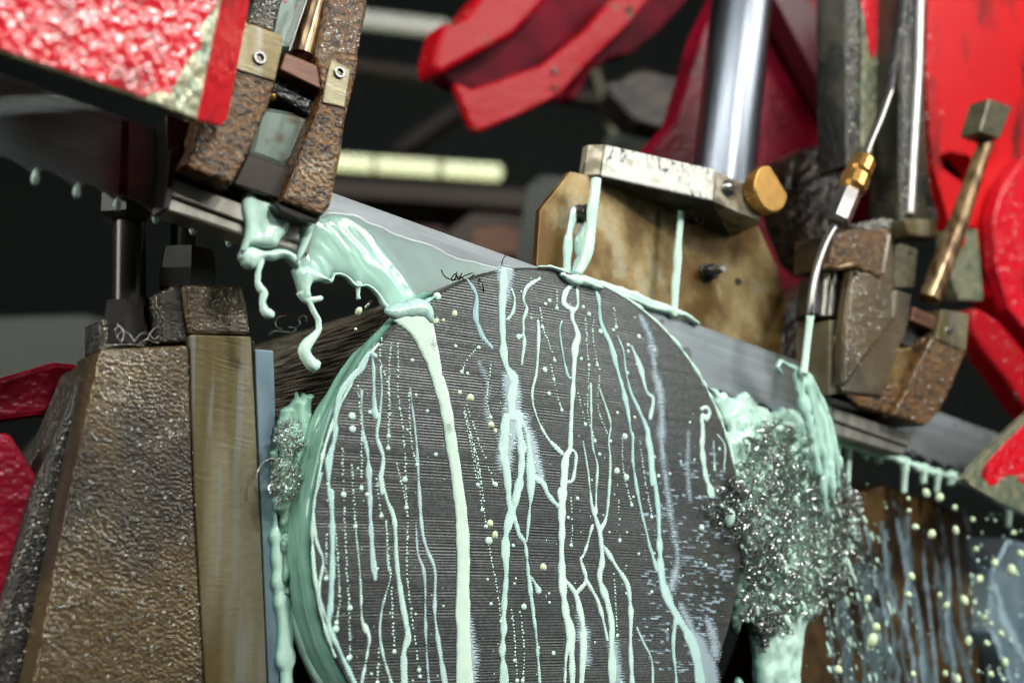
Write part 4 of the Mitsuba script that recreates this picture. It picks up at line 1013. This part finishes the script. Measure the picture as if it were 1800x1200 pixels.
pour('coolant_churn', 'dark green churned coolant around the swarf tangle at the left', fluid([[(500, 720, 5), (512, 760, 9), (502, 800, 9), (508, 850, 8), (492, 890, 6)], [(520, 690, 5), (530, 730, 7), (526, 780, 6), (520, 830, 6), (514, 900, 6), (520, 980, 5)], [(545, 700, 4), (540, 760, 5), (534, 830, 5), (530, 900, 4)], [(488, 760, 5), (484, 820, 6), (480, 870, 5)], [(500, 900, 5), (498, 960, 6), (505, 1040, 6)]], [[(490, 735), (508, 712), (530, 690), (548, 700), (545, 760), (538, 820), (530, 900), (526, 980), (524, 1060), (510, 1040), (500, 960), (488, 900), (480, 862), (484, 800)]], w=-.026, both=True, hmax=.0030, edge=.006, ripple=.9, ridge=.0030, ripfreq=(190, 60), ripdir=.25, seed=85, rough=.005, rfreq=160, blur=.9, thick=.0048, thin=np.array([.02, .08, .065]), full=np.array([.38, .64, .50])))
# right side: film on the band, foam, jet from the nozzle
pour('coolant_foam', 'foamy mint coolant scallops along the band right of the bar', fluid([], [[(1244, 676), (1262, 690), (1272, 684), (1290, 702), (1310, 692), (1335, 712), (1362, 722), (1385, 716), (1424, 732), (1468, 756), (1474, 830), (1440, 880), (1310, 870), (1290, 810), (1268, 740)]], w=-.0130, hmax=.0045, edge=.007, ripple=.9, ripfreq=(95, 95), blur=1.2, seed=90, rough=.003, rfreq=160, both=True, thick=.003, thin=np.array([.20, .42, .38])))
pour('coolant_sheet', 'torn mint curtain of coolant falling on the band below the nozzle jet', fluid([[(1412, 648, 8), (1424, 690, 13), (1440, 740, 15), (1452, 790, 15), (1460, 840, 10), (1464, 875, 5)], [(1408, 655, 6), (1408, 690, 9), (1418, 730, 10), (1430, 780, 9), (1440, 830, 5)], [(1420, 660, 6), (1440, 700, 9), (1458, 750, 9), (1468, 800, 8), (1474, 856, 4)], [(1410, 655, 7), (1390, 646, 7), (1375, 636, 5), (1366, 645, 6), (1374, 656, 4)], [(1396, 650, 6), (1401, 680, 6), (1410, 720, 6)], [(1455, 800, 5), (1448, 850, 6), (1452, 900, 4)]], [],
     w=.0165, both=True, hmax=.0022, edge=.005, ripple=.9, ridge=.0014, ripfreq=(220, 50), ripdir=.25, seed=91, rough=.0022, rfreq=160, thick=.0030, thin=np.array([.16, .28, .26]), full=np.array([.46, .72, .60])))
thread('thin straight coolant jet leaving the bent nozzle pipe', [(1425, 548, 7), (1422, 575, 6.5), (1418, 610, 6.3), (1414, 645, 6.6), (1412, 658, 8)], .022)
pour('coolant_pool', 'mint mass of coolant under the swarf heap beside the bar', fluid([], [[(1262, 770), (1300, 745), (1420, 765), (1462, 800), (1470, 860), (1452, 930), (1456, 1000), (1430, 1060), (1412, 1110), (1400, 1180), (1396, 1290), (1366, 1290), (1352, 1200), (1345, 1290), (1322, 1290), (1330, 1180), (1318, 1100), (1302, 1084), (1292, 1110), (1286, 1060), (1300, 940), (1270, 880)]],
     w=-.016, hmax=.009, edge=.012, ripple=.8, ripfreq=(120, 70), blur=2.0, seed=92, rough=.006, rfreq=110, both=True, thick=.007, thin=np.array([.05, .20, .17])))
pour('coolant_bead', 'coolant bead along the teeth of the band at the right', fluid([[(1470, 776, 7), (1500, 786, 6), (1530, 795, 7), (1560, 803, 5), (1592, 813, 8), (1625, 826, 7), (1650, 832, 6), (1690, 846, 5)]], [], w=-.0142, hmax=.003, edge=.003, both=True, seed=93, rough=.0006, thick=.002))
for i, (x, y0, y1, r) in enumerate(((1492, 782, 848, 5), (1546, 798, 812, 8), (1524, 792, 806, 6), (1590, 812, 866, 6.5), (1624, 824, 850, 7), (1648, 832, 866, 6), (1672, 838, 852, 9), (1774, 888, 926, 5))):
    thread(['drip at the left end of the right guide pad, longest of the drips there', 'tiny drip under the right guide pad, third from its left', 'small drip under the right guide pad, second from its left', 'long coolant drip just right of the right guide pad', 'short drip right of the long one beyond the right guide pad', 'thin drip between two short drips near the corner guard', 'fat short drip nearest the lower tip of the corner guard', 'lone drip hanging below the lower edge of the corner guard'][i], [(x, y0 - 6, r * 1.5), (x, y0 + .4 * (y1 - y0), r * .9), (x - 1, y1 - 4, r * .8), (x - 1, y1, r * .9)], -.0145, 'coolant drips under the right end of the band')
for i, x in enumerate(tips):
    px_ = 62 + (x - s0) / PITCH_T * 57.5
    if -20 < px_ < 300 or 300 < px_ < 420:
        c = FS.p([(x, T_TIP)], W_BAND - .0006)[0]
        obj('tooth_drop', tube([c + (.0034 - .0018 * j) * Z for j in range(5)], [.0008, .0013, .0018, .0019, .0012], 12), 'coolant_plain', None, True, label=f'grey green coolant drop on the left band teeth, {ORD[sum(k_.startswith(chr(116) + "ooth_drop") for k_ in scene)]} visible from the left', cate='coolant drop', group='drops on the left band teeth')
# runs on the right jaw
for j, (lb, ls) in enumerate((('branching bluish coolant run on the blurred right jaw', [c5([(365, 250, 8), (385, 380, 12), (415, 500, 18), (440, 650, 20), (425, 760, 18), (420, 880, 18), (460, 1050, 14), (480, 1230, 12)]), c5([(440, 330, 10), (440, 450, 14), (420, 520, 16)]), c5([(470, 700, 14), (500, 900, 18), (520, 1230, 20)])]),
                              ('straight bluish coolant run right of the branching run', [c5([(525, 450, 8), (525, 600, 12), (555, 850, 14), (580, 1100, 14), (590, 1230, 14)])]),
                              ('rightmost bluish coolant run on the blurred right jaw', [c5([(600, 290, 8), (630, 450, 14), (655, 700, 16), (640, 900, 20), (670, 1050, 18), (690, 1230, 18)])]),
                              ('left bluish coolant run on the blurred right jaw', [c5([(215, 380, 8), (260, 620, 12), (310, 800, 12), (330, 1000, 12), (390, 1120, 12), (380, 1230, 12)]), c5([(310, 400, 8), (320, 560, 12), (345, 740, 12), (400, 860, 14)])]))):
    pour('jaw_run', lb, fluid(ls, [], w=-.0358, hmax=.0009, edge=.004, seed=100 + j, rough=.0022, rfreq=160, thick=.0012, thin=np.array([.09, .12, .14]), full=np.array([.22, .32, .38])))
pour('jaw_run', 'grey splash of coolant on the dark block in the lower right corner', fluid([c5([(900, 700, 20), (940, 860, 40), (990, 960, 34), (1050, 1080, 30)]), c5([(880, 940, 20), (930, 1050, 18), (980, 1200, 16)])], [], w=-.0198, hmax=.0012, edge=.004, seed=110, rough=.003, rfreq=100, thick=.002, thin=np.array([.14, .22, .26]), full=np.array([.36, .50, .54])))

st = []
for q in range(34):
    x, y = 1400 + 300 * rng.random(), 880 + 190 * rng.random()
    x = max(x, 1478 - .25 * (y - 880))
    dx, L_ = .10 + .12 * rng.random(), 90 + 260 * rng.random()
    st.append([(x + dx * L_ * t + 4 * rng.normal(), y + L_ * t, (2.5 + 5 * rng.random()) * (.5 + t)) for t in (0, .25, .5, .75, 1)])
pour('jaw_streaks', 'mass of faint bluish coolant streaks washing down the right vise jaw', fluid(st, [], w=-.0359, hmax=.0007, edge=.004, seed=130, rough=.0022, rfreq=140, thick=.0012, thin=np.array([.05, .065, .065]), full=np.array([.11, .16, .175])), kind='stuff')

# specks: rows of tiny drops left in the saw marks
def dome(c, r, h, fr):
    a = np.arange(6) * np.pi / 3
    V = np.vstack([fr.p(c + r * np.c_[np.cos(a), np.sin(a)], np.full(6, 0.0)), fr.p(c + .6 * r * np.c_[np.cos(a), np.sin(a)], np.full(6, h * .75)), fr.p([c], h)])
    i = np.arange(6); j = (i + 1) % 6
    return V, np.vstack([np.c_[i, j, 6 + j], np.c_[i, 6 + j, 6 + i], np.c_[6 + i, 6 + j, np.full(6, 12)]])


dots = []
trace = [c6([(290, 465, 1), (285, 560, 1), (322, 700, 1), (318, 930, 1)]), c6([(330, 490, 1), (322, 600, 1), (320, 880, 1)]), c6([(360, 490, 1), (360, 700, 1), (385, 900, 1), (395, 1180, 1)]), c6([(190, 670, 1), (205, 860, 1), (205, 1100, 1)]), c6([(405, 700, 1), (415, 900, 1), (440, 1000, 1)]), c6([(640, 760, 1), (690, 1000, 1), (715, 1190, 1)]), c6([(650, 750, 1), (700, 900, 1), (745, 1020, 1), (765, 1080, 1)]),
         c6([(700, 500, 1), (650, 560, 1), (628, 610, 1)]), c6([(750, 580, 1), (735, 720, 1), (750, 800, 1)]), c6([(960, 340, 1), (970, 420, 1), (1000, 500, 1), (1020, 560, 1)]), c6([(1030, 260, 1), (1030, 340, 1)]), c6([(1150, 380, 1), (1155, 480, 1), (1165, 580, 1)]), c6([(1190, 370, 1), (1180, 440, 1), (1200, 580, 1)]), c6([(1270, 340, 1), (1280, 420, 1)]), c6([(1005, 580, 1), (1030, 700, 1), (1050, 770, 1)]), c6([(1120, 700, 1), (1150, 830, 1)]), c6([(1165, 600, 1), (1160, 780, 1), (1190, 900, 1)]), c6([(1210, 600, 1), (1205, 760, 1), (1255, 900, 1)]),
         c3([(40, 60, 1), (90, 230, 1), (110, 350, 1), (130, 540, 1)]), c3([(140, 620, 1), (170, 760, 1), (195, 940, 1)]), c3([(235, 880, 1), (250, 1000, 1), (262, 1190, 1)]), c3([(275, 900, 1), (292, 1060, 1), (285, 1190, 1)]), c3([(490, 420, 1), (495, 560, 1), (490, 620, 1)]), c3([(690, 430, 1), (695, 600, 1)]), c3([(705, 170, 1), (710, 300, 1), (745, 450, 1)]), c3([(670, 740, 1), (685, 1000, 1)]), c3([(780, 180, 1), (800, 330, 1), (830, 500, 1)]),
         c2([(415, 600, 1), (430, 850, 1), (418, 970, 1)]), c2([(440, 300, 1), (450, 600, 1), (465, 900, 1), (470, 1100, 1)]), c2([(475, 350, 1), (490, 600, 1)]), c2([(570, 420, 1), (590, 560, 1)]), c2([(650, 360, 1), (690, 560, 1), (690, 800, 1), (735, 1150, 1)]), c2([(610, 600, 1), (630, 860, 1), (640, 1080, 1)]), c2([(380, 630, 1), (378, 800, 1)]), c2([(910, 170, 1), (960, 440, 1)]), c2([(580, 1070, 1), (575, 1200, 1)])]
for L in trace:
    for da in ((0, 0),):
        q = smooth_path(FG.at([(x, y) for x, y, _ in L], 0), .0019)
        for i, p in enumerate(q):
            r = .00045 + .00035 * rng.random()
            if rng.random() < .9:
                dots.append(dome(p + rng.normal(0, .0002, 2), r, r * .8, FG))
        dots.append(dome(q[-1], .0014, .0008, FG))
for _ in range(260):
    a, rr = rng.random() * 6.283, RB * .97 * math.sqrt(rng.random())
    p = np.array([math.cos(a), math.sin(a)]) * rr
    r = .0003 + .0012 * rng.random() ** 4
    dots.append(dome(p, r, r * .6, FG))
obj('coolant_specks', cat(dots), 'coolant_plain', None, True, label='rows of tiny pale coolant specks caught in the saw marks of the face', cate='coolant', kind='stuff')
# drops sitting on the face
sit = c6([(165, 795, 17), (167, 850, 16), (388, 1063, 11), (130, 1125, 9), (700, 505, 9), (652, 615, 8), (768, 1082, 11), (525, 290, 18), (998, 308, 10), (982, 322, 8), (968, 420, 10), (1165, 365, 10), (1140, 335, 8), (1213, 438, 11), (978, 600, 13), (1132, 553, 8), (996, 700, 10), (1330, 495, 9), (1330, 522, 8), (1315, 880, 13), (1280, 1028, 12), (1322, 1052, 14), (1375, 460, 11), (435, 705, 7)]) + c3([(142, 600, 18), (170, 363, 12), (290, 878, 14), (415, 1074, 10), (700, 1205, 12), (716, 160, 14), (683, 305, 14), (722, 335, 14), (245, 620, 9), (830, 815, 8), (398, 860, 7), (1040, 545, 14)]) + c2([(445, 478, 12), (680, 420, 12), (470, 912, 11), (415, 993, 14), (465, 1105, 11), (690, 228, 5), (738, 1175, 8)])
sit.sort()
for rank, (x, y, r) in enumerate(sit):
    p = FG.at((x, y), 0)[0]
    rr = r * FS.px(x, y, 0)
    v, f = ball([0, 0, 0], 1, None, 1, 2)
    v = FG.p(p + v[:, :2] * rr, v[:, 2] * rr * .55)
    obj('coolant_drop', (v, f), 'coolant_plain', None, True, label=f'pale coolant drop sitting on the sawn face, {ORD[rank]} from the left', cate='coolant drop', group='drops sitting on the sawn face')
fly = [(*q, .022) for q in c6([(520, 395, 13), (550, 392, 9), (598, 362, 14), (620, 695, 11), (664, 718, 20), (752, 832, 17), (770, 856, 10), (922, 382, 7), (1358, 800, 8)])] + [(*q, .02) for q in c3([(148, 527, 17), (168, 577, 16), (372, 712, 18), (752, 415, 7)])] + [(*q, .0) for q in c6([(193, 352, 17), (180, 428, 8)])] + \
    [(*q, .03) for q in c5([(535, 198, 24), (605, 222, 26), (685, 275, 18), (443, 292, 16), (478, 378, 22), (563, 415, 26), (690, 395, 20), (780, 338, 16), (797, 495, 18), (815, 652, 22), (895, 567, 24), (985, 605, 30), (1032, 520, 26), (455, 638, 24), (440, 735, 24), (640, 793, 22), (735, 765, 26), (605, 735, 16), (250, 975, 34), (225, 758, 22), (270, 905, 28), (757, 978, 22), (930, 940, 20), (855, 990, 18), (950, 1092, 22), (875, 1153, 20), (465, 1152, 18), (635, 1150, 18), (995, 408, 18), (440, 228, 14), (70, 1130, 28), (700, 1180, 22), (840, 855, 16), (875, 890, 16)])]
fly.sort(key=lambda q: q[1])
seen = {}
for x, y, r, w in fly:
    zone = 'left of the sawn face' if x < 640 else 'in front of the sawn face' if x < 1290 else 'in front of the right vise jaw' if x < 1700 else 'at the right picture edge'
    seen[zone] = seen.get(zone, -1) + 1
    d = np.array([.3 * rng.normal(), .3 * rng.normal(), -1.0])
    obj('flying_drop', ball(FS.pt(x, y, w), r * .80 * FS.px(x, y, w), d, 1.0 + .6 * rng.random(), 2), 'coolant_drop', None, True, label=f'airborne coolant drop {zone}, {ORD[seen[zone]].replace(chr(32), chr(45))} from top', cate='coolant drop', group='coolant drops in the air ' + zone)
sp = []
for _ in range(300):
    y = 850 + 350 * rng.random()
    x = 1425 + (y - 850) * .10 + (60 + .16 * (y - 850)) * abs(rng.normal()) * .8
    k = 1 + 4.0 * rng.random() ** 1.5
    sp.append(ball(FS.pt(x, y, -.025 + .04 * rng.random()), (.8 + 2.8 * rng.random() ** 3) * .00036, [.22 + .1 * rng.normal(), 0, -1], k, 1))
for _ in range(60):
    x, y = 1700 + 110 * rng.random(), 900 + 300 * rng.random()
    sp.append(ball(FS.pt(x, y, .0 + .03 * rng.random()), (1.5 + 3.5 * rng.random() ** 3) * .00036, [.1, 0, -1], 1 + .6 * rng.random(), 1))
obj('coolant_mist', cat(sp), 'coolant_plain', None, True, label='fine spray of coolant droplets right of the swarf heap', cate='coolant spray', kind='stuff')

# ------------------------------------------------------------------ swarf
def curl(c, R_, wire, turns, pitch, rot_, n=None, flatk=.45):
    n = n or int(10 * turns) + 4
    t = np.linspace(0, turns * 2 * np.pi, n)
    grow = 1 - .35 * t / t[-1]
    p = np.c_[R_ * grow * np.cos(t), R_ * grow * np.sin(t), pitch * t / (2 * np.pi)]
    p -= p.mean(0)
    v, f = tube(p, wire * np.minimum(1, np.minimum(np.arange(n) + .6, n - .4 - np.arange(n)) / 2), 4, False)
    return v @ rot_.T + c, f


heap = sg.Polygon([(1322, 748), (1345, 742), (1362, 730), (1392, 752), (1420, 760), (1446, 778), (1476, 800), (1490, 850), (1520, 880), (1508, 930), (1520, 975), (1492, 1010), (1478, 1050), (1450, 1052), (1436, 1095), (1405, 1082), (1392, 1120), (1362, 1112), (1345, 1148), (1325, 1095), (1302, 1085), (1310, 1020), (1292, 965), (1258, 925), (1240, 890), (1258, 858), (1288, 842), (1304, 800)])
rots = Rot.random(3000, random_state=5).as_matrix()
cs_, tries = [], 0
while len(cs_) < 1350:
    x, y = 1235 + 290 * rng.random(), 728 + 425 * rng.random()
    tries += 1
    if not heap.contains(sg.Point(x, y)):
        continue
    dd = min(heap.exterior.distance(sg.Point(x, y)) / 60, 1)
    w = -.012 + .024 * math.sqrt(dd) * rng.random() ** .6
    R_ = .0011 + .0030 * rng.random() ** 2.2
    cs_.append(curl(FS.pt(x, y, w), R_, .00030 + .0004 * rng.random(), .6 + 1.6 * rng.random(), .0012 + .002 * rng.random(), rots[len(cs_)]))
clots = []
while len(clots) < 120:
    x, y = 1250 + 260 * rng.random(), 740 + 380 * rng.random()
    if heap.contains(sg.Point(x, y)):
        dd = min(heap.exterior.distance(sg.Point(x, y)) / 60, 1)
        clots.append(ball(FS.pt(x, y, -.004 + .013 * math.sqrt(dd)), .0008 + .0022 * rng.random() ** 2, [.3 * rng.normal(), .2, -1], 1 + 1.4 * rng.random(), 2))
obj('coolant_clots', cat(clots), 'coolant_plain', None, True, label='small mint clots of coolant caught between the curls of the swarf heap', cate='coolant', kind='stuff')
big = 0
while big < 170:
    x, y = 1235 + 290 * rng.random(), 728 + 425 * rng.random()
    if not heap.contains(sg.Point(x, y)):
        continue
    dd = min(heap.exterior.distance(sg.Point(x, y)) / 60, 1)
    cs_.append(curl(FS.pt(x, y, -.002 + .016 * math.sqrt(dd)), .0020 + .0026 * rng.random(), .00042 + .0004 * rng.random(), .5 + 1.3 * rng.random(), .002 + .003 * rng.random(), rots[2400 + big]))
    big += 1
obj('swarf_heap', cat(cs_), 'swarf_steel', None, 40, label='glittering heap of fine curled steel swarf soaked in coolant', cate='swarf', kind='stuff')
cs_ = []
for _ in range(260):
    x, y = 474 + 70 * rng.random(), 735 + 150 * rng.random()
    if (x - 508) ** 2 / 26 ** 2 + (y - 770) ** 2 / 36 ** 2 > 1 and (x - 500) ** 2 / 34 ** 2 + (y - 845) ** 2 / 44 ** 2 > 1:
        continue
    cs_.append(curl(FS.pt(x, y, -.018 + .010 * rng.random()), .0007 + .0016 * rng.random() ** 2, .0002 + .0002 * rng.random(), .5 + 1.2 * rng.random(), .001 + .002 * rng.random(), rots[1600 + len(cs_)]))
obj('swarf_tangle', cat(cs_), 'swarf_steel', None, 40, label='tangle of steel swarf caught between jaw and bar at the left', cate='swarf', kind='stuff')
def hair(label, pts, w, r=.00028, m='bright_wire', group=None):
    obj('steel_curl', tube(smooth_path([FS.pt(x, y, w + .002 * math.sin(i * 2.1)) for i, (x, y) in enumerate(pts)], .0008), r, 6), m, None, True, label=label, cate='swarf', group=group)


G1 = 'fine curls on top of the left jaw'
for i, pts in enumerate(sorted(([(205, 590), (203, 578), (212, 574), (218, 585), (214, 600)], [(214, 602), (206, 592), (215, 582), (228, 588), (236, 600)], [(236, 600), (248, 586), (262, 588), (272, 596), (280, 590)], [(258, 598), (268, 580), (276, 575), (283, 585)], [(245, 604), (258, 596), (275, 602), (300, 600)], [(206, 570), (214, 578), (217, 592)], [(305, 600), (316, 590), (326, 588)], [(180, 612), (200, 606), (230, 605), (252, 607)]), key=lambda q: min(q)[0])):
    hair(f'fine steel curl on top of the left jaw, {ORD[i]} of the eight from the left', pts, -.036, .00022, group=G1)
hair('bent steel curl standing on the bar behind the falling thread', sC([(340, 780), (300, 790), (280, 815), (290, 850), (320, 862)]), -.045, .0005)
hair('hooked steel curl on the bar, right of the bent one', sC([(460, 820), (462, 790), (438, 782), (418, 802), (425, 830), (395, 850), (360, 850)]), -.045, .0006)
hair('flat steel curl on the far top of the bar', sC([(240, 895), (275, 872), (330, 876), (380, 880), (400, 862)]), -.045, .0006)
hair('pale splinter standing on the bar beside the coolant drop', sC([(805, 740), (825, 715), (842, 695)]), -.02, .0009)
for i, pts in enumerate(sorted(([(776, 474), (783, 487), (800, 492), (812, 486)], [(792, 492), (800, 481), (806, 490), (812, 480)], [(806, 492), (818, 484), (830, 480)], [(795, 494), (806, 486), (820, 492), (834, 482)], [(800, 490), (803, 478)], [(842, 490), (848, 500), (852, 520)]), key=lambda q: min(q)[0])):
    hair(f'dark wiry curl on the top left rim of the bar, {ORD[i]} from the left', pts, .0, .00035, 'dark_steel', 'dark wiry curls on the bar rim')
hair('single dark wire sticking up from the top of the bar', [(882, 466), (884, 456), (890, 448)], 0, .0003, 'dark_steel')
hair('long looping steel hair across the bluish liner', c2([(108, 450), (115, 390), (140, 352), (175, 340), (200, 350)]), -.02, .00035)
jw = []
for _ in range(46):
    x, y = 90 + 260 * rng.random(), 720 + 460 * rng.random()
    if x < 178 - (y - 613) * .22 + 12 or x > 335:
        continue
    a = rng.random() * 3.1
    L_ = 3 + 7 * rng.random()
    jw.append(tube(smooth_path([FS.pt(x + L_ * t * math.cos(a) + 2 * t * t, y + L_ * t * math.sin(a), -.0295) for t in (-1, -.3, .4, 1)], .001), .0003 + .0003 * rng.random(), 5))
obj('chip_specks', cat(jw), 'swarf_steel', None, True, label='scattered tiny bright chips stuck to the cast face of the left jaw', cate='swarf', kind='stuff')

# ------------------------------------------------------------------ droplets as bright metal beads, put on the machine for wet glints
mat('water', (.92, .93, .90), .24, .9)  # bright metal in place of clear water, so every bead reads as a glint


def droplets(label, areas):
    ms = []
    for pts, w, n, r0, r1 in areas:
        pg = sg.Polygon(pts)
        x0, y0, x1, y1 = pg.bounds
        k = 0
        while k < n:
            x, y = x0 + (x1 - x0) * rng.random(), y0 + (y1 - y0) * rng.random()
            if pg.contains(sg.Point(x, y)):
                v, f = ball([0, 0, 0], 1.25 * (r0 + (r1 - r0) * rng.random() ** 3), None, 1, 1)
                ms.append((FS.pt(x, y, w) + v * .5 * [1, 1, 1] + v * .5, f)); k += 1
    obj('glint_droplets', cat(ms), 'water', None, True, label=label, cate='droplets', kind='stuff')


droplets('bright metal droplets for wet glints clinging to the right band guide', [
    (sR([(240, 345), (330, 355), (385, 392), (455, 438), (450, 622), (330, 780), (190, 975), (200, 640)]), .0262, 90, .0003, .0010),
    (sR([(140, 150), (440, 125), (405, 370), (300, 345), (110, 325)]), .0222, 40, .0003, .0010),
    (sR([(698, 715), (838, 770), (742, 1000), (622, 1165), (450, 1112), (600, 800)]), .0222, 34, .0003, .0009),
    (sR([(706, 550), (852, 575), (835, 772), (676, 708)]), .0237, 10, .0003, .0010),
    (sR([(222, 100), (440, 60), (448, 130), (260, 150)]), .0145, 50, .0004, .0011)])
droplets('bright metal droplets for wet glints on the dark columns and the red machine side', [
    ([(1488, 0), (1513, 0), (1512, 292), (1492, 290)], -.0098, 60, .0003, .0011), ([(1514, 0), (1550, 0), (1540, 200), (1514, 300)], -.0252, 40, .0003, .0011),
    ([(1590, 0), (1606, 0), (1600, 390), (1588, 390)], .0002, 50, .0003, .0010), ([(1622, 0), (1634, 0), (1637, 330), (1650, 380), (1625, 390)], .0002, 40, .0003, .0009),
    ([(1800, 290), (1765, 330), (1752, 380), (1757, 468), (1780, 545), (1800, 570)], -.0348, 70, .0003, .0010), ([(1715, 550), (1730, 545), (1800, 630), (1800, 720)], -.0118, 22, .0003, .0010),
    ([(1640, 20), (1800, 20), (1800, 250), (1650, 240)], -.0498, 10, .0003, .0008), ([(1730, 850), (1800, 790), (1800, 850)], .0308, 14, .0003, .0010)])
droplets('bright metal droplets for wet glints on the red housing at the upper left', [
    ([(0, 0), (380, 0), (340, 90), (300, 165), (200, 150), (0, 82)], WH + .0008, 200, .0003, .0009), ([(340, 130), (380, 20), (345, 205), (270, 175), (310, 160)], WH + .0002, 14, .0003, .0009)])
droplets('bright metal droplets for wet glints on the arms of the left band guide', [
    ([(590, 0), (640, 0), (630, 85), (600, 100), (560, 95)], .0222, 130, .00022, .0006), ([(560, 200), (604, 210), (580, 350), (505, 345)], .0222, 60, .0002, .0005),
    ([(340, 265), (360, 215), (420, 135), (480, 145), (436, 265), (405, 318)], .0222, 60, .0002, .0005), (sL([(110, 150), (150, 20), (400, 0), (340, 80), (300, 260)]), .0122, 70, .0002, .0006)])
droplets('bright metal droplets for wet glints on the left vise jaw', [
    ([(190, 616), (330, 610), (338, 760), (260, 800), (170, 720)], -.0298, 260, .0002, .00055), ([(170, 720), (338, 760), (360, 1200), (70, 1200)], -.0298, 170, .0002, .0006),
    ([(150, 650), (176, 640), (120, 900), (40, 1200), (0, 1200), (60, 900)], -.0598, 220, .0002, .0007), ([(326, 505), (424, 505), (438, 580), (336, 580)], -.0298, 60, .0002, .0005)])
